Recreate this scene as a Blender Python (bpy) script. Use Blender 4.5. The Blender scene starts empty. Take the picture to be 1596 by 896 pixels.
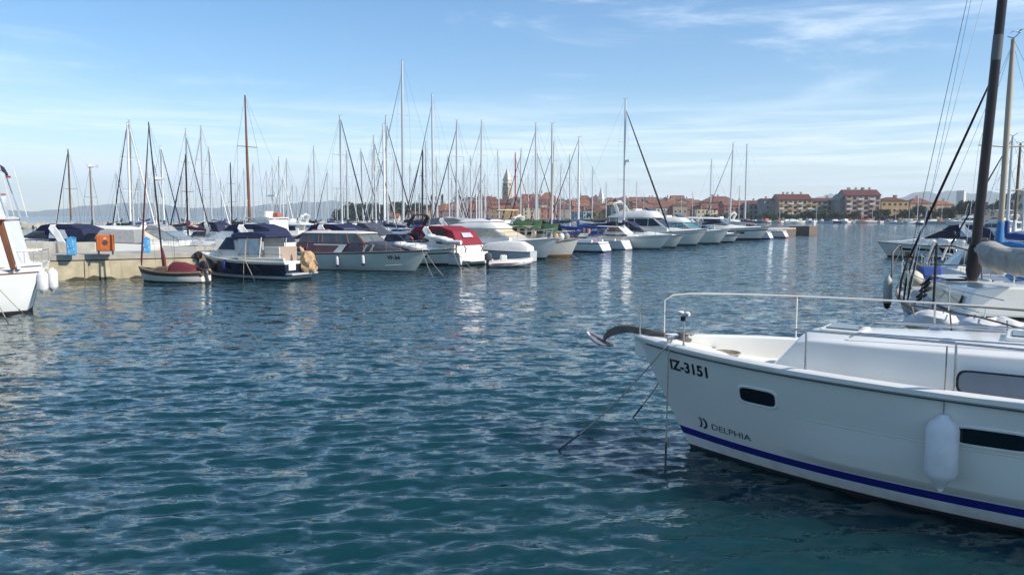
import bpy, bmesh, math, random
import numpy as np
from mathutils import Vector, Matrix
from mathutils.geometry import tessellate_polygon
R = math.radians
sc = bpy.context.scene
# ------------------------------------------------------------------ camera
F_PX, CX, CY, HZ, CAMH = 1241.0, 798.0, 448.0, 337.0, 3.2
PITCH = math.atan((CY - HZ) / F_PX)
cam = bpy.data.objects.new('camera', bpy.data.cameras.new('camera'))
sc.collection.objects.link(cam)
cam.data.sensor_width = 36; cam.data.lens = 36 * F_PX / 1596
cam.data.clip_start = 0.05; cam.data.clip_end = 30000
cam.location = (0, 0, CAMH); cam.rotation_euler = (math.pi / 2 - PITCH, 0, 0)
sc.camera = cam
# ------------------------------------------------------------------ sky and sun
SUN_EL, SUN_AZ = R(37), R(115)          # azimuth measured clockwise from +Y (the view direction)
sun_dir = Vector((math.sin(SUN_AZ) * math.cos(SUN_EL), math.cos(SUN_AZ) * math.cos(SUN_EL), math.sin(SUN_EL)))
world = bpy.data.worlds.new('World'); sc.world = world; world.use_nodes = True
def build_world():
    nt = world.node_tree; N = nt.nodes; K = nt.links
    N.clear()
    out = N.new('ShaderNodeOutputWorld'); bg = N.new('ShaderNodeBackground')
    bg.inputs[1].default_value = 0.115
    sky = N.new('ShaderNodeTexSky'); sky.sky_type = 'NISHITA'; sky.sun_disc = False
    sky.sun_elevation = SUN_EL; sky.sun_rotation = SUN_AZ
    sky.altitude = 0; sky.air_density = 1.0; sky.dust_density = 0.30; sky.ozone_density = 3.2
    tc = N.new('ShaderNodeTexCoord')
    sep = N.new('ShaderNodeSeparateXYZ'); K.new(tc.outputs['Generated'], sep.inputs[0])
    def math_(op, a, b=None, c=None):
        n = N.new('ShaderNodeMath'); n.operation = op
        for i, v in enumerate((a, b, c)):
            if v is None: continue
            if isinstance(v, (int, float)): n.inputs[i].default_value = v
            else: K.new(v, n.inputs[i])
        return n.outputs[0]
    def ramp(v, a, b):
        n = N.new('ShaderNodeMapRange'); n.interpolation_type = 'SMOOTHSTEP'
        n.inputs['From Min'].default_value = a; n.inputs['From Max'].default_value = b
        K.new(v, n.inputs['Value']); return n.outputs[0]
    # project the direction on a high, flat cloud sheet so that clouds thin out into long bands towards the horizon
    el = math_('ARCSINE', sep.outputs[2]); az = math_('ARCTAN2', sep.outputs[0], sep.outputs[1])
    def cloud(sx, sy, off, scale, detail, dist, a, b):
        cb = N.new('ShaderNodeCombineXYZ')
        K.new(math_('ADD', math_('MULTIPLY', az, sx), math_('MULTIPLY', el, sx * 1.1)), cb.inputs[0])
        K.new(math_('MULTIPLY', el, sy), cb.inputs[1]); cb.inputs[2].default_value = off
        n = N.new('ShaderNodeTexNoise'); n.inputs['Scale'].default_value = scale
        n.inputs['Detail'].default_value = detail; n.inputs['Distortion'].default_value = dist
        n.inputs['Roughness'].default_value = 0.62
        K.new(cb.outputs[0], n.inputs['Vector'])
        return ramp(n.outputs[0], a, b)
    cirrus = math_('MULTIPLY', math_('MULTIPLY', cloud(2.0, 9.0, 3.7, 1.25, 9, 0.6, 0.50, 0.76), ramp(el, 0.10, 0.19)), 0.85)
    fine = math_('MULTIPLY', cloud(4.0, 75.0, 8.1, 1.0, 8, 0.4, 0.38, 0.66), math_('MULTIPLY', ramp(el, 0.16, 0.06), ramp(el, -0.01, 0.03)))
    veil = math_('MULTIPLY', ramp(el, 0.15, 0.05), 0.22)
    tot = math_('MINIMUM', math_('ADD', math_('ADD', cirrus, math_('MULTIPLY', fine, 0.85)), veil), 0.92)
    mix = N.new('ShaderNodeMix'); mix.data_type = 'RGBA'
    K.new(tot, mix.inputs['Factor']); hs = N.new('ShaderNodeHueSaturation'); hs.inputs['Saturation'].default_value = 1.22; K.new(sky.outputs[0], hs.inputs['Color']); K.new(hs.outputs[0], mix.inputs[6])
    mix.inputs[7].default_value = (6.4, 7.3, 8.1, 1)
    K.new(mix.outputs[2], bg.inputs[0]); K.new(bg.outputs[0], out.inputs[0])
build_world()
sd = bpy.data.lights.new('sun', 'SUN'); sd.energy = 4.1; sd.angle = R(0.53); sd.color = (1.0, 0.93, 0.82)
sun = bpy.data.objects.new('sun', sd); sc.collection.objects.link(sun)
sun.rotation_euler = sun_dir.to_track_quat('Z', 'Y').to_euler(); sun.location = (60, -20, 60)
vs = sc.view_settings; vs.view_transform = 'Standard'; vs.look = 'None'; vs.gamma = 1; vs.exposure = 0.55
vs.use_curve_mapping = False
sc.render.engine = 'CYCLES'
sc.cycles.use_denoising = True; sc.cycles.max_bounces = 6; sc.cycles.volume_bounces = 2
sc.cycles.caustics_reflective = False; sc.cycles.caustics_refractive = False
sc.cycles.sample_clamp_indirect = 6
# ------------------------------------------------------------------ helpers
def ray(px, py):
    p = PITCH; a = (px - CX) / F_PX; b = -(py - CY) / F_PX
    return Vector((a, math.cos(p) + b * math.sin(p), -math.sin(p) + b * math.cos(p)))
def on_z(px, py, z=0.0):                        # the point of height z seen at a pixel of the photograph
    d = ray(px, py); t = (z - CAMH) / d.z
    return Vector((d.x * t, d.y * t, z))
def at_depth(px, py, Y):                        # the point Y metres ahead seen at a pixel
    d = ray(px, py); t = Y / d.y
    return Vector((d.x * t, Y, CAMH + d.z * t))
MATS = {}
def mat(name, col, rough=0.5, metal=0.0, var=0.0, scale=3.0, bump=0.0, trans=0.0, spec=0.5, coat=0.0, streak=0.0, ior=1.45):
    if name in MATS: return MATS[name]
    m = bpy.data.materials.new(name); m.use_nodes = True; nt = m.node_tree; N = nt.nodes; K = nt.links
    b = N['Principled BSDF']
    b.inputs['Base Color'].default_value = (*col, 1); b.inputs['Roughness'].default_value = rough
    b.inputs['Metallic'].default_value = metal; b.inputs['Specular IOR Level'].default_value = spec
    b.inputs['Coat Weight'].default_value = coat; b.inputs['IOR'].default_value = ior
    if trans: b.inputs['Transmission Weight'].default_value = trans
    if var or bump:
        tc = N.new('ShaderNodeTexCoord'); nz = N.new('ShaderNodeTexNoise')
        nz.inputs['Scale'].default_value = scale; nz.inputs['Detail'].default_value = 6
        mp = N.new('ShaderNodeMapping')
        if streak: mp.inputs['Scale'].default_value = (1, 1, streak)
        K.new(tc.outputs['Object'], mp.inputs[0]); K.new(mp.outputs[0], nz.inputs['Vector'])
        if var:
            mr = N.new('ShaderNodeMapRange'); mr.inputs['From Min'].default_value = .3; mr.inputs['From Max'].default_value = .7
            mr.inputs['To Min'].default_value = 1 - var; mr.inputs['To Max'].default_value = 1 + var * .5
            K.new(nz.outputs[0], mr.inputs['Value'])
            hs = N.new('ShaderNodeMix'); hs.data_type = 'RGBA'; hs.blend_type = 'MULTIPLY'; hs.inputs[0].default_value = 1
            hs.inputs[6].default_value = (*col, 1); K.new(mr.outputs[0], hs.inputs[7])
            K.new(hs.outputs[2], b.inputs['Base Color'])
            m2 = N.new('ShaderNodeMath'); m2.operation = 'MULTIPLY_ADD'; m2.inputs[1].default_value = .25; m2.inputs[2].default_value = max(rough - .12, .02)
            K.new(nz.outputs[0], m2.inputs[0]); K.new(m2.outputs[0], b.inputs['Roughness'])
        if bump:
            bp = N.new('ShaderNodeBump'); bp.inputs['Strength'].default_value = bump; bp.inputs['Distance'].default_value = .02
            K.new(nz.outputs[0], bp.inputs['Height']); K.new(bp.outputs[0], b.inputs['Normal'])
    MATS[name] = m; return m
class MB:
    def __init__(s): s.v = []; s.f = []; s.m = []
    def add(s, vs_, fs, mi=0):
        o = len(s.v); s.v += [tuple(p) for p in vs_]
        for f in fs: s.f.append(tuple(i + o for i in f)); s.m.append(mi)
        return s
    def box(s, c, d, mi=0, rz=0.0, ry=0.0):
        M = Matrix.Rotation(rz, 3, 'Z') @ Matrix.Rotation(ry, 3, 'Y'); c = Vector(c)
        P = [c + M @ Vector((x * d[0] / 2, y * d[1] / 2, z * d[2] / 2)) for x in (-1, 1) for y in (-1, 1) for z in (-1, 1)]
        return s.add(P, [(0, 1, 3, 2), (4, 6, 7, 5), (0, 4, 5, 1), (2, 3, 7, 6), (0, 2, 6, 4), (1, 5, 7, 3)], mi)
    def loft(s, rings, mi=0, closed=True, cap=True):
        n = len(rings[0]); V = [p for r in rings for p in r]; Fc = []
        for i in range(len(rings) - 1):
            for j in range(n if closed else n - 1):
                a = i * n + j; b = i * n + (j + 1) % n
                Fc.append((a, b, b + n, a + n))
        if cap and closed:
            Fc.append(tuple(range(n))[::-1]); Fc.append(tuple((len(rings) - 1) * n + j for j in range(n)))
        return s.add(V, Fc, mi)
    def tube(s, pts, r, n=6, mi=0, cap=True):
        pts = [Vector(p) for p in pts]; rings = []; u = None
        for i, p in enumerate(pts):
            d = (pts[min(i + 1, len(pts) - 1)] - pts[max(i - 1, 0)]).normalized()
            if u is None:
                u = d.cross(Vector((0, 0, 1)))
                if u.length < .05: u = Vector((1, 0, 0))
            u = (u - d * u.dot(d)).normalized(); w = d.cross(u)
            rr = r[i] if isinstance(r, (list, tuple)) else r
            rings.append([p + (u * math.cos(k * 2 * math.pi / n) + w * math.sin(k * 2 * math.pi / n)) * rr for k in range(n)])
        return s.loft(rings, mi, True, cap)
    def trunk(s, st, mi=0, camber=.04):          # stations (x, z0, z1, halfwidth at z0, halfwidth at z1)
        return s.loft([[(x, -a, z0), (x, -b, z1), (x, -b * .45, z1 + camber), (x, b * .45, z1 + camber), (x, b, z1), (x, a, z0)] for x, z0, z1, a, b in st], mi)
    def side(s, prof, mi=0):                     # closed side profile of (x, z, halfwidth)
        n = len(prof); V = [(x, -w, z) for x, z, w in prof] + [(x, w, z) for x, z, w in prof]
        T = tessellate_polygon([[Vector((x, z, 0)) for x, z, w in prof]])
        Fc = [tuple(t) for t in T] + [tuple(i + n for i in t)[::-1] for t in T]
        Fc += [(i, (i + 1) % n, (i + 1) % n + n, i + n) for i in range(n)]
        return s.add(V, Fc, mi)
    def plate(s, pts, th, mi=0):                 # a thin slab of thickness th on a polygon
        P = [Vector(p) for p in pts]; nrm = Vector((0, 0, 0)); n = len(P)
        for i in range(n): nrm += P[i].cross(P[(i + 1) % n])
        nrm.normalize()
        return s.add(P + [p + nrm * th for p in P], [tuple(range(n))[::-1], tuple(range(n, 2 * n))] + [(i, (i + 1) % n, (i + 1) % n + n, i + n) for i in range(n)], mi)
    def lathe(s, prof, c=(0, 0, 0), n=12, mi=0, axis='z'):
        rings = []
        for r, z in prof:
            ring = []
            for k in range(n):
                a = 2 * math.pi * k / n; x, y = r * math.cos(a), r * math.sin(a)
                q = (x, y, z) if axis == 'z' else ((z, x, y) if axis == 'x' else (y, z, x))
                ring.append((c[0] + q[0], c[1] + q[1], c[2] + q[2]))
            rings.append(ring)
        return s.loft(rings, mi)
    def ball(s, c, r, n=10, mi=0):
        if not isinstance(r, (tuple, list)): r = (r, r, r)
        m = max(4, n // 2 + 1); rings = []
        for i in range(m + 1):
            t = math.pi * (i + .02) / (m + .04)
            rings.append([(c[0] + r[0] * math.sin(t) * math.cos(2 * math.pi * k / n), c[1] + r[1] * math.sin(t) * math.sin(2 * math.pi * k / n), c[2] + r[2] * math.cos(t)) for k in range(n)])
        return s.loft(rings, mi)
    def build(s, name, mats, parent=None, smooth=None, bevel=0.0, bseg=2, loc=None, rz=0.0, fix=True):
        me = bpy.data.meshes.new(name); me.from_pydata(s.v, [], s.f)
        if not isinstance(mats, (list, tuple)): mats = [mats]
        for m in mats: me.materials.append(m)
        if len(mats) > 1: me.polygons.foreach_set('material_index', s.m)
        if fix or bevel:
            bm = bmesh.new(); bm.from_mesh(me)
            if bevel:
                bmesh.ops.remove_doubles(bm, verts=bm.verts, dist=.001)
            bmesh.ops.recalc_face_normals(bm, faces=bm.faces)
            if bevel:
                ed = [e for e in bm.edges if len(e.link_faces) == 2 and e.calc_face_angle(0) > .35]
                bmesh.ops.bevel(bm, geom=ed, offset=bevel, segments=bseg, affect='EDGES', profile=.5, clamp_overlap=True)
            bm.to_mesh(me); bm.free()
        if smooth is not None:
            me.shade_smooth(); me.set_sharp_from_angle(angle=R(smooth))
        o = bpy.data.objects.new(name, me); sc.collection.objects.link(o)
        if parent: o.parent = parent
        if loc is not None: o.location = loc
        if rz: o.rotation_euler.z = rz
        return o
def tag(o, label=None, cat=None, group=None, kind=None):
    if label: o['label'] = label
    if cat: o['category'] = cat
    if group: o['group'] = group
    if kind: o['kind'] = kind
    return o
def thing(name, label, cat, loc=(0, 0, 0), rz=0.0, group=None):
    o = bpy.data.objects.new(name, None); sc.collection.objects.link(o); o.empty_display_size = .3
    o.location = loc; o.rotation_euler.z = rz
    return tag(o, label, cat, group)
def copy_tree(o, parent=None):
    c = o.copy(); sc.collection.objects.link(c); c.parent = parent
    for ch in o.children: copy_tree(ch, c)
    return c
ORD = 'first second third fourth fifth sixth seventh eighth ninth tenth eleventh twelfth thirteenth fourteenth fifteenth sixteenth seventeenth eighteenth nineteenth'.split()
TENS = {2: 'twent', 3: 'thirt', 4: 'fort', 5: 'fift', 6: 'sixt', 7: 'sevent', 8: 'eight', 9: 'ninet'}
def ordinal(n):
    if n <= 19: return ORD[n - 1]
    h = ''
    if n >= 100: h = 'hundred and '; n -= 100
    if n <= 19: return h + ORD[n - 1]
    return h + (TENS[n // 10] + 'ieth' if n % 10 == 0 else TENS[n // 10] + 'y-' + ORD[n % 10 - 1])
# ------------------------------------------------------------------ materials
gel = mat('gelcoat_white', (.77, .755, .70), .22, var=.05, scale=2.2, coat=.3)
gel2 = mat('gelcoat_ivory', (.70, .68, .60), .3, var=.06, scale=2.5)
gelg = mat('gelcoat_grey', (.46, .49, .50), .3, var=.06)
nonskid = mat('deck_nonskid', (.62, .62, .58), .7, var=.08, scale=14, bump=.15)
navyhull = mat('navy_hull', (.012, .016, .032), .12, var=.1, coat=.5)
antif = mat('antifouling', (.03, .025, .03), .8, var=.3)
antired = mat('antifouling_red', (.12, .035, .03), .8, var=.3)
bluest = mat('blue_stripe', (.018, .022, .20), .25)
steel = mat('stainless', (.62, .62, .60), .18, 1.0)
alu = mat('mast_aluminium', (.60, .61, .61), .42, .55, var=.05)
aluw = mat('mast_white', (.74, .74, .72), .4)
wood = mat('varnished_wood', (.20, .065, .022), .3, var=.35, scale=5, streak=.15, coat=.4)
woodd = mat('dark_spar', (.016, .012, .013), .35, var=.3, scale=4, streak=.1)
woodb = mat('weathered_wood', (.20, .13, .08), .6, var=.35, scale=5, streak=.2)
spart = mat('tan_spar', (.44, .37, .27), .5, var=.15, scale=4, streak=.1)
mahog = mat('mahogany_red', (.13, .018, .020), .25, var=.2, scale=4, coat=.4)
glassd = mat('tinted_glass', (.010, .013, .020), .06, spec=.6)
glassc = mat('pale_glass', (.22, .27, .29), .08, var=.2, scale=4)
curtain = mat('beige_curtain', (.62, .52, .36), .5, var=.12, scale=6, streak=.05)
vinyl = mat('clear_vinyl', (.42, .48, .52), .12, var=.15, scale=3)
rubber = mat('black_rubber', (.012, .012, .013), .55)
dkgrey = mat('dark_grey', (.06, .065, .075), .5, var=.15)
can_navy = mat('canvas_navy', (.014, .018, .055), .75, var=.22, scale=6, bump=.2)
can_blue = mat('canvas_blue', (.015, .05, .22), .7, var=.2, scale=6, bump=.2)
can_lblue = mat('canvas_light_blue', (.05, .20, .42), .7, var=.15, scale=6, bump=.2)
can_red = mat('canvas_red', (.23, .012, .028), .7, var=.2, scale=5, bump=.2)
can_maroon = mat('canvas_maroon', (.13, .018, .028), .75, var=.2, scale=5, bump=.25)
can_green = mat('canvas_green', (.035, .085, .035), .8, var=.35, scale=5, bump=.3)
can_dgreen = mat('canvas_dark_green', (.012, .045, .03), .8, var=.3, scale=5)
can_black = mat('canvas_black', (.008, .008, .010), .6, var=.3, scale=6)
can_grey = mat('canvas_grey', (.30, .31, .31), .75, var=.15, scale=5, bump=.2)
can_dgrey = mat('canvas_slate', (.055, .062, .085), .7, var=.2, scale=4, bump=.15)
can_white = mat('canvas_white', (.66, .65, .62), .8, var=.12, scale=5, bump=.3)
can_cream = mat('canvas_cream', (.70, .60, .38), .8, var=.08)
tarp = mat('tan_tarp', (.50, .34, .19), .8, var=.3, scale=6, bump=.5)
sailc = mat('weathered_sailcloth', (.38, .36, .31), .8, var=.3, scale=5, bump=.3)
ropem = mat('rope_beige', (.36, .32, .25), .9, var=.2, scale=30)
ropew = mat('rope_wet', (.05, .05, .05), .7)
fendw = mat('fender_white', (.70, .70, .70), .45, var=.12, scale=5)
fendb = mat('fender_blue', (.02, .03, .16), .45)
redp = mat('red_paint', (.42, .03, .03), .5, var=.1)
orangep = mat('orange_paint', (.55, .13, .025), .5, var=.15, scale=4)
cyanp = mat('light_blue_paint', (.07, .33, .62), .5, var=.1, scale=4)
teak = mat('teak', (.30, .15, .06), .6, var=.3, scale=6, streak=.1)
galv = mat('galvanised', (.16, .14, .12), .6, .3, var=.35, scale=8)
anchorw = mat('anchor_white', (.5, .5, .48), .5, var=.2)
inkm = mat('lettering_black', (.012, .012, .02), .4)
inkb = mat('lettering_blue', (.03, .035, .07), .4)
conc = mat('concrete', (.50, .43, .29), .9, var=.28, scale=1.6, bump=.5)
conct = mat('concrete_top', (.40, .38, .33), .9, var=.2, scale=2.0, bump=.4)
concd = mat('concrete_dark', (.17, .13, .10), .9, var=.3, scale=2.0)
# ------------------------------------------------------------------ water
def build_water():
    def axis(lo_dense, hi_dense, step, growth, lim_lo, lim_hi):
        c = list(np.arange(lo_dense, hi_dense, step)); st = step
        up = []; x = c[-1]
        while x < lim_hi: st = min(st * growth, 700); x += st; up.append(x)
        st = step; dn = []; x = c[0]
        while x > lim_lo: st = min(st * growth, 700); x -= st; dn.append(x)
        return np.array(dn[::-1] + c + up)
    xs = axis(-7, 7, .062, 1.030, -9000, 9000); ys = axis(4.0, 13, .05, 1.0125, -300, 9000)
    X, Y = np.meshgrid(xs, ys); Z = np.zeros_like(X)
    dx = np.gradient(xs)[None, :]; dy = np.gradient(ys)[:, None]
    rng = np.random.RandomState(4)
    for lam, amp, n, spread in ((4.5, .0035, 5, .5), (2.0, .0042, 9, .7), (1.0, .0058, 16, .9), (.55, .0072, 28, 1.05), (.30, .0052, 34, 1.2)):
        for i in range(n):
            l = lam * rng.uniform(.75, 1.3); th = R(-82) + rng.normal(0, spread * .40); ph = rng.uniform(0, 6.283)
            kx, ky = math.cos(th) * 6.283 / l, math.sin(th) * 6.283 / l
            fade = np.clip(1.6 - np.maximum(np.abs(math.cos(th)) * dx, np.abs(math.sin(th)) * dy) * 4.5 / l, 0, 1)
            arg = kx * X + ky * Y + ph + .5 * np.sin(X * .31 + Y * .17 + i) + .35 * np.sin(Y * .53 - X * .23 + 2 * i)
            w = 1 - 2 * np.abs(np.sin(arg * .5))                       # sharper crests than a sine
            Z += amp * fade * (.55 * np.cos(arg) + .45 * w) * (2.2 / math.sqrt(n))
    gust = .75 + .35 * np.sin(X * .11 + 1) * np.sin(Y * .09 + .6) + .15 * np.sin(X * .4 + Y * .3)
    Z *= gust * .80
    nx, ny = len(xs), len(ys)
    co = np.stack([X, Y, Z], -1).reshape(-1, 3).astype(np.float32)
    i = np.arange(nx * (ny - 1)).reshape(ny - 1, nx)[:, :-1].ravel()
    q = np.stack([i, i + 1, i + nx + 1, i + nx], 1).astype(np.int32)
    me = bpy.data.meshes.new('water'); me.vertices.add(len(co)); me.vertices.foreach_set('co', co.ravel())
    me.loops.add(q.size); me.loops.foreach_set('vertex_index', q.ravel())
    me.polygons.add(len(q)); me.polygons.foreach_set('loop_start', np.arange(0, q.size, 4, dtype=np.int32))
    me.polygons.foreach_set('loop_total', np.full(len(q), 4, np.int32))
    me.update(calc_edges=True); me.shade_smooth()
    m = bpy.data.materials.new('sea_water'); m.use_nodes = True; nt = m.node_tree; N = nt.nodes; K = nt.links
    b = N['Principled BSDF']; b.inputs['Roughness'].default_value = .045; b.inputs['IOR'].default_value = 1.333
    b.inputs['Specular IOR Level'].default_value = .5
    b.inputs['Subsurface Weight'].default_value = 1.0; b.inputs['Subsurface Radius'].default_value = (1.0, 1.0, 1.0); b.inputs['Subsurface Scale'].default_value = 12.0
    tc = N.new('ShaderNodeTexCoord')
    def noise(scale, stretch, det, rough=.55, rot=0):
        mp = N.new('ShaderNodeMapping'); mp.inputs['Scale'].default_value = (stretch, 1, 1); mp.inputs['Rotation'].default_value = (0, 0, rot)
        K.new(tc.outputs['Object'], mp.inputs[0])
        n = N.new('ShaderNodeTexNoise'); n.inputs['Scale'].default_value = scale; n.inputs['Detail'].default_value = det
        n.inputs['Roughness'].default_value = rough; K.new(mp.outputs[0], n.inputs['Vector']); return n.outputs[0]
    a = noise(.12, .5, 3, .5, .3)
    cr = N.new('ShaderNodeMix'); cr.data_type = 'RGBA'; K.new(a, cr.inputs[0])
    cr.inputs[6].default_value = (.004, .034, .042, 1); cr.inputs[7].default_value = (.005, .041, .052, 1)
    K.new(cr.outputs[2], b.inputs['Base Color'])
    def slope(scale, stretch, det, amp, rot, prev):
        mp = N.new('ShaderNodeMapping'); mp.inputs['Scale'].default_value = (stretch, 1, 1); mp.inputs['Rotation'].default_value = (0, 0, rot)
        K.new(tc.outputs['Object'], mp.inputs[0])
        n = N.new('ShaderNodeTexNoise'); n.inputs['Scale'].default_value = scale; n.inputs['Detail'].default_value = det; n.inputs['Roughness'].default_value = .6
        K.new(mp.outputs[0], n.inputs['Vector'])
        s1 = N.new('ShaderNodeVectorMath'); s1.operation = 'SUBTRACT'; K.new(n.outputs['Color'], s1.inputs[0]); s1.inputs[1].default_value = (.5, .5, .5)
        s2 = N.new('ShaderNodeVectorMath'); s2.operation = 'MULTIPLY'; K.new(s1.outputs[0], s2.inputs[0]); s2.inputs[1].default_value = (amp * .55, amp, 0)
        s3 = N.new('ShaderNodeVectorMath'); s3.operation = 'ADD'; K.new(s2.outputs[0], s3.inputs[0]); K.new(prev, s3.inputs[1]); return s3.outputs[0]
    g = N.new('ShaderNodeNewGeometry')
    v = slope(3.2, .45, 4, 1.25, .1, g.outputs['Normal']); v = slope(9.0, .5, 3, .85, -.1, v)
    nn = N.new('ShaderNodeVectorMath'); nn.operation = 'NORMALIZE'; K.new(v, nn.inputs[0]); K.new(nn.outputs[0], b.inputs['Normal'])
    me.materials.append(m)
    o = bpy.data.objects.new('water', me); sc.collection.objects.link(o); tag(o, 'rippled teal harbour water', None, None, 'structure')
build_water()
# ------------------------------------------------------------------ land, hills
def smooth(x, a, b):
    t = min(max((x - a) / (b - a), 0), 1); return t * t * (3 - 2 * t)
def shore(px):                       # distance of the shoreline for a bearing given as photo column
    pts = [(430, 700), (512, 640), (530, 520), (600, 500), (900, 490), (1060, 470), (1180, 415), (1420, 395), (1500, 330), (1620, 250), (1800, 200), (2200, 160)]
    for (a, A), (b, B) in zip(pts, pts[1:]):
        if a <= px <= b: return A + (B - A) * (px - a) / (b - a)
    return pts[0][1] if px < pts[0][0] else pts[-1][1]
def land_z(px, D):
    s = shore(px); t = D - s
    if t < 0: return -2
    h = 9.5 * smooth(px, 560, 700) * (1 - smooth(px, 1000, 1200)) * smooth(t, 10, 170)
    h += 5 * smooth(px, 1000, 1200) * smooth(t, 40, 300)
    h += 30 * smooth(px, 1490, 1640) * smooth(t, 60, 450)
    return 1.3 + h
def build_land():
    cols = list(np.linspace(514, 2200, 150)); ts = [0, 4, 12, 25, 45, 70, 100, 140, 190, 260, 350, 500, 800, 1300]
    V = []; Fc = []
    rows = len(ts) + 2
    for px in cols:
        s = shore(px); a = (px - CX) / F_PX
        tip = smooth(px, 514, 530)
        V.append((a * s, s, -2)); V.append((a * s, s, 1.2))
        for t in ts:
            D = s + .4 + t * (.3 + .7 * tip); V.append((a * D, D, land_z(px, D) if t else 1.3))
    for i in range(len(cols) - 1):
        for j in range(rows - 1):
            k = i * rows + j; Fc.append((k, k + rows, k + rows + 1, k + 1))
    mb = MB(); mb.add(V, Fc)
    m = mat('land_ground', (.14, .14, .10), .95, var=.4, scale=.03, bump=.2)
    tag(mb.build('terrain', m, smooth=30), 'town headland with a low stone sea wall', None, None, 'structure')
build_land()
def build_hills():
    hm = mat('hill_forest', (.045, .065, .045), .95, var=.3, scale=.004)
    def ridge(pts, D, name, seed, depth=1800):
        rnd = random.Random(seed); cols = np.linspace(pts[0][0], pts[-1][0], 90); V = []; Fc = []
        ph = [rnd.uniform(0, 6) for _ in range(4)]
        for c in cols:
            y = np.interp(c, [p[0] for p in pts], [p[1] for p in pts])
            z = CAMH + (HZ - y) * D / F_PX
            z *= 1 + .05 * math.sin(c * .11 + ph[0]) + .04 * math.sin(c * .27 + ph[1]) + .02 * math.sin(c * .6 + ph[2])
            a = (c - CX) / F_PX
            for f_, h in ((0, -2), (.18, .35), (.45, .72), (.8, .96), (1.0, 1.0), (1.4, .6), (2, -2)):
                d = D - depth * .5 + depth * .5 * f_
                V.append((a * d, d, z * h if h > 0 else h))
        for i in range(len(cols) - 1):
            for j in range(6):
                k = i * 7 + j; Fc.append((k, k + 7, k + 8, k + 1))
        mb = MB(); mb.add(V, Fc)
        tag(mb.build(name, hm, smooth=60), None, None, None, 'structure')
    ridge([(-500, 338), (-250, 328), (-60, 324), (60, 330), (160, 319), (230, 316), (300, 325), (400, 321), (520, 313), (600, 322), (690, 338)], 7300, 'hills', 2, 1200)
    ridge([(1130, 338), (1230, 316), (1285, 304), (1330, 312), (1400, 322), (1500, 338)], 6900, 'hills', 5, 1200)
    ridge([(1250, 338), (1390, 309), (1440, 299), (1520, 300), (1600, 303), (1750, 290), (2100, 300), (2400, 338)], 5200, 'hills', 7, 900)
build_hills()
# ------------------------------------------------------------------ stone breakwater far behind the marina
def build_breakwater():
    rnd = random.Random(3); mb = MB(); sm = mat('breakwater_stone', (.40, .37, .31), .9, var=.35, scale=.4)
    P0 = Vector(((-140 - CX) / F_PX * 190, 190, 0)); P1 = Vector(((660 - CX) / F_PX * 330, 330, 0))
    n = 260
    for i in range(n):
        c = P0.lerp(P1, i / n)
        for j in range(3):
            r = rnd.uniform(.7, 1.3)
            mb.box((c.x + rnd.uniform(-.6, .6), c.y + rnd.uniform(-2.5, 2.5), rnd.uniform(-.1, .75)), (r * 1.5, r * 1.3, r * 1.1), 0, rnd.uniform(0, 3), rnd.uniform(-.4, .4))
    o = mb.build('breakwater', sm); tag(o, 'long low rubble stone breakwater behind the marina', 'breakwater', None, 'structure')
build_breakwater()
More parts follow.
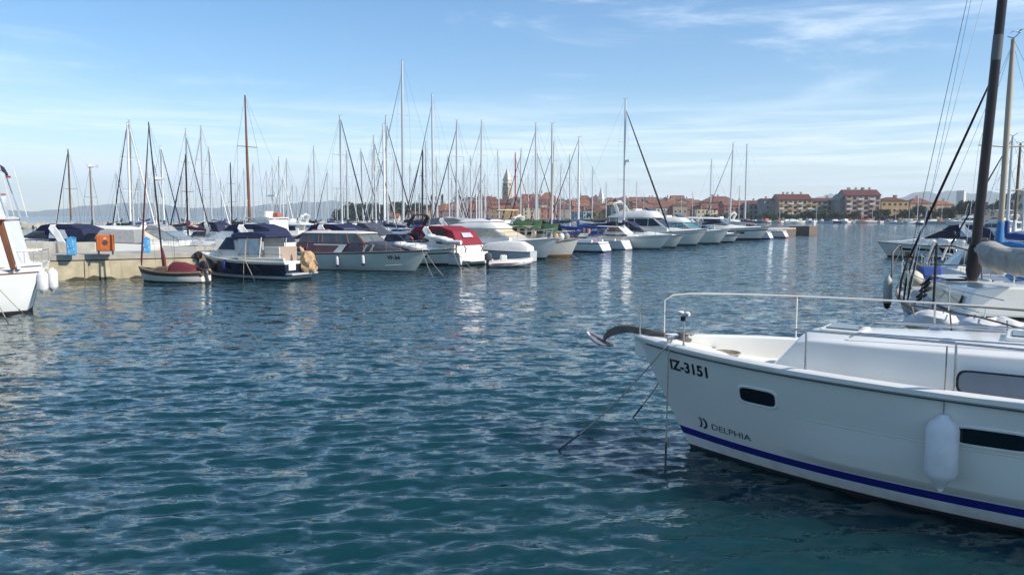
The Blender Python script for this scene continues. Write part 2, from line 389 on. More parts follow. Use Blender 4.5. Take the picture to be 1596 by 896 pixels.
# ------------------------------------------------------------------ concrete quay and pier
QZ = 1.25
weed = mat('tide_weed', (.085, .070, .035), .8, var=.4, scale=3)
def build_quay():
    front = [Vector(p) for p in ((-60, 20.2), (-17.0, 43.0), (-20.0, 50.5), (50.0, 138.5))]
    back = [Vector(p) for p in ((-61.9, 23.7), (-20.3, 45.9), (-22.9, 52.3), (47.2, 140.7))]
    def slab(z0, z1, inset):
        mb = MB(); n = len(front)
        f = front; b = back
        ring = [Vector((p.x, p.y)) for p in f] + [Vector((p.x, p.y)) for p in reversed(b)]
        V = [(p.x, p.y, z0) for p in ring] + [(p.x, p.y, z1) for p in ring]; m = len(ring)
        T = tessellate_polygon([[Vector((p.x, p.y, 0)) for p in ring]])
        mb.add(V, [tuple(i + m for i in t) for t in T] + [tuple(t) for t in T] + [(i, (i + 1) % m, (i + 1) % m + m, i + m) for i in range(m)])
        return mb
    q = slab(-2, QZ - .3, .1).build('quay', concd); tag(q, 'weathered concrete quay and pier', None, None, 'structure')
    slab(QZ - .27, QZ, 0).build('coping', conct, q, bevel=.02)
    # wall panels of the front face, each a slab with an open joint
    for a, b, w in ((front[0], front[1], 5.2), (front[1], front[2], 2.8), (front[2], front[3], 8.0)):
        d = (b - a); L = d.length; d.normalize(); nrm = Vector((d.y, -d.x)); k = int(L / w)
        for i in range(k):
            p = a + d * (L * (i + .5) / k)
            w_ = MB().box((0, 0, 0), (L / k - .035, .12, 1.75), 0).build('wall_panel', conc if w < 8 else concd, q, bevel=.012, loc=(p.x + nrm.x * .03, p.y + nrm.y * .03, .05), rz=math.atan2(d.y, d.x))
            if w < 8:
                ml = MB(); n_ = 14; wd = L / k - .05; rs = random.Random(i)
                top = [-.05 + .14 * rs.random() + .08 * math.sin(j) for j in range(n_ + 1)]
                ml.add([(-wd / 2 + wd * j / n_, -.064, -.8) for j in range(n_ + 1)] + [(-wd / 2 + wd * j / n_, -.064, top[j]) for j in range(n_ + 1)], [(j, j + 1, j + n_ + 2, j + n_ + 1) for j in range(n_)])
                ml.build('tide_weed', weed, w_, fix=False)
    # pier head
    e = MB(); e.box((0, 0, .2), (5.0, 3.4, 2.6)); e.build('pier_head', concd, q, bevel=.04, loc=(50.6, 138.6, 0), rz=R(54))
    e = MB(); e.lathe([(.28, 1.5), (.28, 2.2), (.2, 2.5), (.02, 2.55)], n=10); e.build('bollard', gel, q, loc=(52.2, 138.2, 0))
    # low upstand behind the quay edge on the left
    a, b = Vector((-60.9, 22.9)), Vector((-22.6, 43.2)); c = (a + b) / 2; d = b - a
    MB().box((0, 0, .28), (d.length, .35, .56)).build('upstand', conct, q, bevel=.02, loc=(c.x, c.y, QZ - .003), rz=math.atan2(d.y, d.x))
build_quay()
# ------------------------------------------------------------------ sea haze: even pale air around everything
def build_haze():
    mb = MB(); mb.box((0, 3800, 158), (19000, 8600, 322))
    m = bpy.data.materials.new('sea_haze'); m.use_nodes = True; N = m.node_tree.nodes; N.clear()
    out = N.new('ShaderNodeOutputMaterial'); v = N.new('ShaderNodeVolumePrincipled')
    v.inputs['Color'].default_value = (.86, .94, 1.0, 1); v.inputs['Density'].default_value = 1.5e-4; v.inputs['Anisotropy'].default_value = .1
    m.node_tree.links.new(v.outputs[0], out.inputs['Volume'])
    o = mb.build('haze', m); tag(o, None, None, None, 'stuff')
HAZE = True
# ------------------------------------------------------------------ hull form
class Hull:
    def __init__(s, L, B, fb, fm, fs, rake=.6, ws=.8, tm=.42, pw=2.3, wl=.86, wlb=.4, tr=0.0, k=.9, rp=4):
        s.__dict__.update(L=L, B=B, fb=fb, fm=fm, fs=fs, rake=rake, ws=ws, tm=tm, pw=pw, wl=wl, wlb=wlb, tr=tr, k=k, rp=rp)
    def sheer(s, t):
        a, m, b = s.fs, s.fm, s.fb
        return a * (1 - t) * (.45 - t) / .45 + m * t * (1 - t) / (.45 * .55) + b * t * (t - .45) / .55
    def half(s, t, u=1.0):
        if t > s.tm: f = 1 - ((t - s.tm) / (1 - s.tm)) ** s.pw
        else: f = s.ws + (1 - s.ws) * (1 - ((s.tm - t) / s.tm) ** 2)
        b = s.B / 2 * f; w = s.wl + (s.wlb - s.wl) * t ** 2.5
        return b * (w + (1 - w) * max(u, 0) ** s.k) * (1 + min(u, 0) * 1.1)
    def xx(s, t, u): return -s.L / 2 + s.L * t - s.rake * (1 - u) * t ** s.rp + s.tr * (1 - u) * (1 - t) ** 4
    def pt(s, t, u, sgn=1): return Vector((s.xx(t, u), sgn * s.half(t, u), s.sheer(t) * u))
    def t_at(s, x, z):
        lo, hi = 0.0, 1.0
        for _ in range(30):
            t = (lo + hi) / 2
            if s.xx(t, z / s.sheer(t)) < x: lo = t
            else: hi = t
        return (lo + hi) / 2
    def y_at(s, x, z):
        t = s.t_at(x, z); return s.half(t, z / s.sheer(t))
    def deck_z(s, x): return s.sheer(s.t_at(x, s.sheer((x + s.L / 2) / s.L)))
    def deck_y(s, x): return s.half((x + s.L / 2) / s.L, 1)
    def mesh(s, bands, nt=22, sub=3):            # bands: list of (top u, material slot) from the keel up
        us = [(-.4, bands[0][1])]; lo = -.4
        for top, mi in bands:
            k = sub if top - lo > .3 else 1
            for i in range(k): us.append((lo + (top - lo) * (i + 1) / k, mi))
            lo = top
        ts = [1 - (1 - i / nt) ** 1.25 for i in range(nt + 1)]; mb = MB(); nu = len(us)
        V = []; Fc = []; M = []
        for sgn in (1, -1):
            for t in ts:
                for u, _ in us: V.append(s.pt(t, u, sgn))
        n1 = (nt + 1) * nu
        for si in range(2):
            for i in range(nt):
                for j in range(nu - 1):
                    a = si * n1 + i * nu + j; Fc.append((a, a + nu, a + nu + 1, a + 1)); M.append(us[j + 1][1])
        for j in range(nu - 1): Fc.append((j, j + 1, n1 + j + 1, n1 + j)); M.append(us[j + 1][1])
        mb.v = [tuple(v) for v in V]; mb.f = Fc; mb.m = M
        return mb
    def deck(s, drop=.08, cap=.07, nt=18, mi=0):
        mb = MB(); ts = [i / nt for i in range(nt + 1)]; rings = []
        for t in ts:
            h = s.half(t, 1); z = s.sheer(t); x = s.xx(t, 1); i = max(h - cap, 0.0)
            rings.append([(x, -h, z), (x, -i, z + .005), (x, -i, z - drop), (x, 0, z - drop + .04 * min(1, i)), (x, i, z - drop), (x, i, z + .005), (x, h, z)])
        return mb.loft(rings, mi, closed=False, cap=False)
    def edge(s, t0, t1, n, sgn, inset=.08, dz=0.0, u=1.0):
        return [Vector((s.xx(t, u) - (.05 if t > .97 else 0), sgn * max(s.half(t, u) - inset, 0.0), s.sheer(t) * u + dz)) for t in [t0 + (t1 - t0) * i / n for i in range(n + 1)]]
def hull_parts(root, H, bands, mats, deckm=None, drop=.08, rub=None, nt=22, rubr=.03, sub=3):
    hl = H.mesh(bands, nt, sub).build('hull', mats, root, smooth=32)
    H.deck(drop).build('deck', deckm or gel, root, smooth=30)
    if rub:
        mb = MB()
        for sg in (1, -1): mb.tube(H.edge(0, 1, 20, sg, -.005, -.04), rubr, 5)
        mb.build('rub_rail', rub, root, smooth=60)
    return hl
def bow_rail(root, H, t0, h=.6, n=3, r=.014, m=None, inset=.1, close=True, mid=False):
    m = m or steel
    for sg in (1, -1):
        e = H.edge(t0, .985, 10, sg, inset, h); e[0].z -= h * .5
        MB().tube(e, r, 6).build('bow_rail', m, root, smooth=60)
        if mid: MB().tube([p - Vector((0, 0, h * .48)) for p in e[1:]], r * .7, 5).build('guard_wire', m, root, smooth=60)
        for i in range(n):
            t = t0 + (.97 - t0) * (i + .5) / n; p = H.edge(t, t, 1, sg, inset, 0)[0]
            MB().tube([p + Vector((0, 0, -.05)), p + Vector((0, 0, h))], r, 6).build('stanchion', m, root, smooth=60)
    if close:
        a = H.edge(.985, .985, 1, 1, inset, h)[0]; b = a.copy(); b.y = -a.y
        MB().tube([a, (a + b) / 2 + Vector((.08, 0, 0)), b], r, 6).build('bow_rail', m, root, smooth=60)
def windows(root, quads, m, th=.012, name='window', frame=None, both=True):
    """quads: polygons of (x, z, y); built on both sides, each pane its own part"""
    for q in quads:
        for sg in ((1, -1) if both else (1,)):
            pts = [(x, sg * y, z) for x, z, y in q]
            c = sum((Vector(p) for p in pts), Vector()) / len(pts)
            if (Vector(pts[1]) - Vector(pts[0])).cross(Vector(pts[2]) - Vector(pts[1])).dot(Vector((0, sg, .01))) < 0: pts = pts[::-1]
            w = MB().plate(pts, th).build(name, m, root)
            if frame:
                mb = MB(); P = [Vector(p) + Vector((0, sg * th * .6, 0)) for p in pts]; mb.tube(P + [P[0], P[1]], .016, 5); mb.build('window_frame', frame, w)
def arch(root, x0, z0, x1, z1, w0, w1, depth, th, m, name='radar_arch'):
    path = [(x0, -w0, z0), ((x0 + x1) / 2, -(w0 * .4 + w1 * .6), (z0 + z1) / 2), (x1 - depth * .05, -w1, z1 - .15), (x1, -w1 * .82, z1), (x1, 0, z1 + .05), (x1, w1 * .82, z1), (x1 - depth * .05, w1, z1 - .15), ((x0 + x1) / 2, w0 * .4 + w1 * .6, (z0 + z1) / 2), (x0, w0, z0)]
    rings = []
    for i, p in enumerate(path):
        p = Vector(p); d = (Vector(path[min(i + 1, 8)]) - Vector(path[max(i - 1, 0)])).normalized(); u = Vector((1, 0, 0)); u = (u - d * u.dot(d)).normalized(); w = d.cross(u)
        rings.append([p + u * depth / 2 + w * th / 2, p - u * depth / 2 + w * th / 2, p - u * depth / 2 - w * th / 2, p + u * depth / 2 - w * th / 2])
    MB().loft(rings).build(name, m, root, bevel=.02)
def fender(label, p, r=.12, h=.6, m=None, top=None, tilt=0.0, rope_to=None, group=None, end=None):
    o = thing('fender', label, 'fender', p, 0, group)
    mb = MB(); mb.lathe([(.012, 0), (r * .28, .0), (r * .45, h * .06), (r * .85, h * .14), (r, h * .22), (r, h * .8), (r * .82, h * .88), (r * .4, h * .95), (r * .3, h), (.012, h)], (0, 0, -h), 20)
    mb.build('fender_body', m or fendw, o, smooth=40)
    if end:
        e = MB(); e.lathe([(.01, -.02), (r * .5, -.02), (r * .9, h * .13), (r * .93, h * .15)], (0, 0, -h), 14); e.build('end_cap', end, o, smooth=40)
    e = MB(); e.lathe([(.03, -.012), (.03, .012)], (0, 0, -h - .015), 10, axis='y'); e.build('eyelet', m or fendw, o)
    if rope_to is not None:
        d = Vector(rope_to) - Vector(p); MB().tube([(0, 0, -.02), tuple(d * .5 + Vector((0, 0, -.01))), tuple(d)], .008, 5).build('lanyard', ropem, o)
    if tilt: o.rotation_euler.x = tilt
    return o
# ------------------------------------------------------------------ sailing yacht
def sailboat(label, loc, rz, L, Hm, hullm=None, stripe=None, mastm=None, cover=None, stay=None, mastx=.06, rake=0.0, lean=0.0, far=False, hood=None, furl=.035, name='sailing_yacht', group='sailing yachts berthed in the marina', dodgy=0, genoa=True, backst=True, cat='sailboat', mr=1.0):
    root = thing(name, label, cat, loc, rz, group)
    hullm = hullm or gel; mastm = mastm or alu
    H = Hull(L, L * .31, .115 * L + .15, .09 * L + .12, .085 * L + .12, .11 * L, .72, .42, 2.1, .78, .35, -.05 * L, .8)
    hull_parts(root, H, [(.06, 1), (.16, 2), (.80, 0), (.88, 2 if not far else 0), (1, 0)], [hullm, antif, stripe or bluest], nonskid, .04, None, 14 if far else 20, sub=2)
    zd = H.fm - .04; zc = zd + .38
    MB().trunk([(.24 * L, zd, zd + .08, .03 * L, .02 * L), (.20 * L, zd, zd + .26, .07 * L, .05 * L), (.05 * L, zd, zc, .105 * L, .085 * L), (-.14 * L, zd, zc + .04, .11 * L, .09 * L)]).build('coachroof', gel, root, bevel=.03)
    windows(root, [[(.13 * L, zd + .12, .096 * L), (.13 * L, zd + .25, .085 * L), (-.10 * L, zd + .30, .106 * L), (-.10 * L, zd + .14, .113 * L)]], glassd, .02)
    for sg in (1, -1): MB().trunk([(-.14 * L, zd - .05, zd + .24, .018 * L, .012 * L), (-.44 * L, zd - .08, zd + .16, .018 * L, .012 * L)], camber=.01).build('cockpit_coaming', gel, root, loc=(0, sg * .115 * L, 0))
    MB().box((-.30 * L, 0, zd - .01), (.27 * L, .17 * L, .05)).build('cockpit_sole', teak if len(label) % 3 else nonskid, root)
    zm = zc; mx = mastx * L; top = Hm
    ax = Vector((-math.sin(rake), math.sin(lean), 1)).normalized()
    def M(z): return Vector((mx, 0, zm)) + ax * ((z - zm) / ax.z)
    rm = (.0070 * Hm + .022) * mr; ns = 8
    MB().tube([M(zm), M(zm + (top - zm) * .75), M(top)], [rm, rm, rm * .7], ns).build('mast', mastm, root, smooth=60)
    sp = [.55] if Hm < 11 else [.40, .68]
    for f in sp:
        q = M(zm + (top - zm) * f); w = .105 * L
        MB().tube([q + Vector((-.12, -w, .04)), q, q + Vector((-.12, w, .04))], .022, 4).build('spreader', mastm, root)
    st = steel if not far else dkgrey; rr = .007 if not far else .010
    for sg in (1, -1):
        q = M(zm + (top - zm) * sp[-1]); e = q + Vector((-.12, sg * .105 * L, .04)); c = Vector((mx - .15, sg * H.deck_y(mx) * .93, zd))
        MB().tube([c, e, M(top - .12)], rr, 4, cap=False).build('shroud', st, root)
        MB().tube([c, M(zm + (top - zm) * sp[0])], rr, 4, cap=False).build('shroud', st, root)
    bow = Vector((L * .485, 0, H.fb + .05)); tp = M(top - (.1 if Hm < 13 else .06 * Hm))
    if genoa and stay: 
        q = bow.lerp(tp, .04); MB().tube([bow.lerp(tp, .03), bow.lerp(tp, .08), bow.lerp(tp, .55), bow.lerp(tp, .93), tp], [.02, furl * 1.4, furl * 1.15, furl * .7, .012], 6).build('furled_genoa', stay, root, smooth=60)
        MB().lathe([(.03, 0), (.09, .01), (.09, .12), (.03, .13)], bow + Vector((0, 0, .12)), 8).build('furling_drum', dkgrey, root)
    else: MB().tube([bow, tp], rr, 4, cap=False).build('forestay', st, root)
    if backst: MB().tube([Vector((-L * .49, 0, H.fs)), M(top)], rr, 4, cap=False).build('backstay', st, root)
    zb = zc + .75; bl = .36 * L
    MB().tube([M(zb), M(zb) + Vector((-bl, 0, -.05))], .05, 6).build('boom', mastm, root, smooth=60)
    if cover:
        pts = []; rad = []
        for i in range(7):
            f = i / 6; pts.append(M(zb) + Vector((-bl * .98 * f + (.1 if i == 0 else 0), .01 * math.sin(7 * f), .16 * (1 - f) + .02 + .02 * math.sin(9 * f)))); rad.append((.10 if i == 0 else .23 - .13 * f) * (1 + .06 * math.sin(5 * f + L)))
        MB().tube(pts, rad, 8).build('sail_cover', cover, root, smooth=60)
        MB().tube([M(zb + .1), M(zb + .95)], [.16, .09], 8).build('sail_cover_collar', cover, root, smooth=60)
    if hood:
        MB().side([(-.13 * L, zc - .05, .10 * L), (-.10 * L, zc + .1, .10 * L), (-.15 * L, zc + .5, .085 * L), (-.22 * L, zc + .55, .085 * L), (-.23 * L, zc + .5, .085 * L), (-.17 * L, zc - .05, .10 * L)]).build('sprayhood', hood, root, bevel=.03)
    bow_rail(root, H, .84, .55, 2, .014 if not far else .016, mid=not far)
    for sg in (1, -1):
        e = H.edge(.02, .12, 3, sg, .1, .55); MB().tube([e[-1] - Vector((0, 0, .5)), e[-1], e[0], e[0] - Vector((0, 0, .5))], .014, 5).build('stern_rail', steel, root)
        e = H.edge(.12, .84, 6, sg, .1, .52); MB().tube(e, .006 if not far else .009, 4, cap=False).build('guard_wire', steel, root)
        if not far:
            for t in (.25, .4, .55, .7): p = H.edge(t, t, 1, sg, .1, 0)[0]; MB().tube([p, p + Vector((0, 0, .54))], .011, 5).build('stanchion', steel, root)
    MB().tube([M(top), M(top) + Vector((-.3, 0, .14)), M(top) + Vector((-.02, 0, .02)), M(top) + Vector((.25, 0, .12))], .012, 4).build('wind_vane', dkgrey, root)
    return root, M, H
# ------------------------------------------------------------------ motor cruisers
def express(label, loc, rz, L=9, B=3.0, hullm=None, stripe=None, canopy=None, glass=None, arch_m=None, trunk_m=None, name='motor_cruiser', hw=True, top=1.0, vin=True, cover_all=False, rail=True, group=None, fbw=None, hard=None, fl=1.0):
    root = thing(name, label, 'motorboat', loc, rz, group)
    H = Hull(L, B, (.125 * L + .15) * fl, (.1 * L + .1) * fl, (.085 * L + .12) * fl, .10 * L, .93, .40, 2.6, .86, .30, 0, .8)
    hullm = hullm or gel
    hull_parts(root, H, [(.08, 1), (.14, 2), (.70, 0), (.78, 2), (1, 0)], [hullm, antif, stripe or hullm], trunk_m or gel, .05, dkgrey, 20, .028)
    zd = H.fm; tm_ = trunk_m or gel; g = glass or glassd; b = B / 2
    MB().trunk([(.41 * L, H.deck_z(.41 * L) - .1, H.deck_z(.41 * L) + .02, .12 * b, .06 * b), (.28 * L, zd, zd + .30, .50 * b, .36 * b), (.12 * L, zd - .02, zd + .52, .78 * b, .60 * b), (-.02 * L, zd - .05, zd + .60, .88 * b, .74 * b)]).build('foredeck_cabin', tm_, root, bevel=.05, smooth=30)
    for sg in (1, -1): MB().trunk([(-.02 * L, zd - .05, zd + .58, .05 * b, .03 * b), (-.46 * L, zd - .1, zd + .40, .05 * b, .03 * b)], camber=.0).build('cockpit_side', tm_, root, loc=(0, sg * .86 * b, 0), bevel=.02)
    MB().box((-.24 * L, 0, zd - .06), (.44 * L, 1.55 * b, .06)).build('cockpit_sole', teak, root)
    MB().box((-.47 * L, 0, zd + .12), (.05, 1.66 * b, .5)).build('transom_bulkhead', tm_, root, bevel=.02)
    MB().box((-.18 * L, -.3 * b, zd + .35), (.5, .5 * b, .8)).build('helm_seat', gel2, root, bevel=.06)
    z1 = zd + (1.12 if not hard else 1.2) * top
    wf = [(.10 * L, zd + .46, .62 * b), (-.03 * L, z1, .52 * b), (-.05 * L, z1, .53 * b), (.06 * L, zd + .46, .64 * b)]
    MB().side([(.115 * L, zd + .5, .60 * b), (-.03 * L, z1, .52 * b), (-.045 * L, z1, .52 * b), (.095 * L, zd + .5, .61 * b)]).build('windscreen', g, root)
    windows(root, [[(.09 * L, zd + .5, .64 * b), (-.04 * L, z1, .55 * b), (-.14 * L, z1 - .02, .66 * b), (-.16 * L, zd + .56, .83 * b), (-.02 * L, zd + .56, .76 * b)]], g, .015, 'side_screen', steel)
    if hw:
        u = lambda x, z: H.y_at(x, z) + .004
        for xa, xb in ((.02, .14), (.18, .27)):
            za, zb = zd * .55, zd * .72
            windows(root, [[(xa * L, za, u(xa * L, za)), (xb * L, za + .05, u(xb * L, za + .05)), (xb * L, zb + .05, u(xb * L, zb + .05)), (xa * L, zb, u(xa * L, zb))]], glassd, .012, 'hull_window')
    if hard:
        MB().trunk([(.0 * L, z1, z1 + .06, .50 * b, .46 * b), (-.10 * L, z1 + .02, z1 + .20, .66 * b, .60 * b), (-.32 * L, z1 + .02, z1 + .22, .70 * b, .64 * b), (-.42 * L, z1, z1 + .08, .66 * b, .60 * b)]).build('hardtop', hard, root, bevel=.05, smooth=30)
        for sg in (1, -1):
            for xx in (-.15, -.38): MB().box((xx * L, sg * .7 * b, (z1 + zd + .4) / 2), (.14, .05, z1 - zd - .38), ry=-.25).build('hardtop_post', hard, root)
    elif arch_m: arch(root, -.30 * L, zd + .35, -.20 * L, zd + 1.55 * top, .88 * b, .74 * b, .42, .1, arch_m)
    if canopy:
        zt = zd + 1.62 * top
        pr = [(-.04 * L, z1 + .02, .54 * b), (-.10 * L, zt - .1, .60 * b), (-.18 * L, zt, .64 * b), (-.32 * L, zt - .04, .66 * b), (-.42 * L, zt - .35, .70 * b), (-.48 * L, zd + .36, .82 * b), (-.36 * L, zd + .5, .86 * b), (-.16 * L, zd + .60, .84 * b), (-.15 * L, z1, .68 * b)]
        MB().side(pr).build('canopy', canopy, root, bevel=.06)
        if vin:
            windows(root, [[(-.19 * L, zd + .72, .835 * b), (-.19 * L, zt - .35, .74 * b), (-.30 * L, zt - .38, .75 * b), (-.34 * L, zd + .66, .85 * b)]], vinyl if not cover_all else canopy, .012, 'canopy_window')
    if rail: bow_rail(root, H, .58, .5, 4, .014)
    MB().box((-.53 * L, 0, .32), (.07 * L, 1.5 * b, .07)).build('swim_platform', gel, root, bevel=.02)
    MB().tube([(-.2 * L, .5 * b, zd + 1.5 * top), (-.24 * L, .5 * b, zd + 3.2)], .012, 4).build('aerial', gel, root)
    return root, H
def flybridge(label, loc, rz, L=11, B=3.7, hullm=None, stripe=None, glass=None, bim=None, name='flybridge_cruiser', group=None, hi=1.0, cabin=None, wins=None, cock=True, mast=True):
    root = thing(name, label, 'motorboat', loc, rz, group)
    H = Hull(L, B, .135 * L + .2, .10 * L + .1, .085 * L + .1, .11 * L, .92, .40, 2.5, .86, .30, 0, .8)
    hullm = hullm or gel; cb = cabin or gel; g = glass or glassd; b = B / 2
    hull_parts(root, H, [(.08, 1), (.15, 2), (.74, 0), (.80, 2), (1, 0)], [hullm, antif, stripe or hullm], gel, .10, gelg, 22, .035)
    zd = H.fm - .05; zs = zd + .95 * hi; zt = zd + 1.55 * hi; zf = zt + .75 * hi; lo = min(1, hi)
    MB().trunk([(.40 * L, H.deck_z(.40 * L) - .15, H.deck_z(.40 * L) + .03, .14 * b, .08 * b), (.28 * L, zd, zd + .42 * lo, .46 * b, .34 * b), (.14 * L, zd, zd + .68 * lo, .72 * b, .58 * b)]).build('foredeck_cabin', cb, root, bevel=.05, smooth=30)
    MB().side([(.17 * L, zd, .74 * b), (.17 * L, zd + .58 * lo, .70 * b), (.03 * L, zt, .62 * b), (-.30 * L, zt, .68 * b), (-.31 * L, zd - .1, .82 * b), (0, zd - .1, .82 * b)]).build('saloon', cb, root, bevel=.04)
    def wy(z): return .82 * b - (z - zd) / (zt - zd) * .15 * b + .004
    zl, zh = zd + .72 * hi, zt - .12
    for xa, xb, xc, xd in ((.115, -.005, .035, -.005), (-.015, -.135, -.015, -.135), (-.145, -.27, -.145, -.25)):
        windows(root, [[(xa * L, zl, wy(zl)), (xc * L, zh, wy(zh)), (xd * L, zh, wy(zh)), (xb * L, zl, wy(zl))]], wins or g, .012)
    for k in (-1, 0, 1):
        w0, w1 = .44 * b, .38 * b; y0 = k * .46 * b
        MB().plate([(.165 * L + .01, y0 - w0 / 2, zd + .66 * lo), (.165 * L + .01, y0 + w0 / 2, zd + .66 * lo), (.045 * L + .01, k * .40 * b + w1 / 2, zt - .1), (.045 * L + .01, k * .40 * b - w1 / 2, zt - .1)], .015).build('windscreen', wins or g, root)
    MB().trunk([(.06 * L, zt - .02, zt + .10, .62 * b, .58 * b), (.0 * L, zt - .02, zf - .1, .72 * b, .52 * b), (-.06 * L, zt, zf, .74 * b, .60 * b), (-.30 * L, zt, zf - .25, .80 * b, .70 * b), (-.40 * L, zt, zt + .12, .80 * b, .76 * b)], camber=0).build('flybridge_coaming', cb, root, bevel=.05, smooth=30)
    MB().side([(.0 * L, zf - .06, .5 * b), (-.05 * L, zf + .26, .44 * b), (-.06 * L, zf + .26, .44 * b), (-.03 * L, zf - .06, .5 * b)]).build('flybridge_screen', glassd, root)
    MB().box((-.16 * L, 0, zf - .05), (.5, .9 * b, .4)).build('helm_seat', can_white, root, bevel=.08)
    if mast: arch(root, -.30 * L, zf - .3, -.34 * L, zf + .75 * hi, .72 * b, .62 * b, .35, .1, cb)
    if mast: MB().lathe([(.02, 0), (.26, .02), (.28, .12), (.2, .2), (.02, .22)], (-.34 * L, 0, zf + .80 * hi), 12).build('radar_dome', gel, root, smooth=40)
    for xx in (-.38,):
        for sg in (1, -1): MB().tube([(xx * L, sg * .74 * b, zd), (xx * L, sg * .74 * b, zt)], .04, 6).build('overhang_post', cb, root)
    if bim:
        MB().trunk([(.0 * L, zf + 1.15, zf + 1.2, .60 * b, .5 * b), (-.1 * L, zf + 1.28, zf + 1.33, .68 * b, .5 * b), (-.28 * L, zf + 1.22, zf + 1.27, .68 * b, .5 * b)]).build('bimini', bim, root, bevel=.02)
        for sg in (1, -1):
            for xx, xt in ((-.12, .0), (-.2, -.27)): MB().tube([(xx * L, sg * .7 * b, zf - .15), (xt * L, sg * .66 * b, zf + 1.2)], .016, 5).build('bimini_frame', steel, root)
    bow_rail(root, H, .50, .68, 5, .016, mid=True)
    if cock: MB().box((-.42 * L, 0, zd + .05), (.04, 1.66 * b, .75)).build('cockpit_bulwark', cb, root, bevel=.02)
    MB().box((-.53 * L, 0, .34), (.08 * L, 1.55 * b, .08)).build('swim_platform', teak, root, bevel=.02)
    return root, H
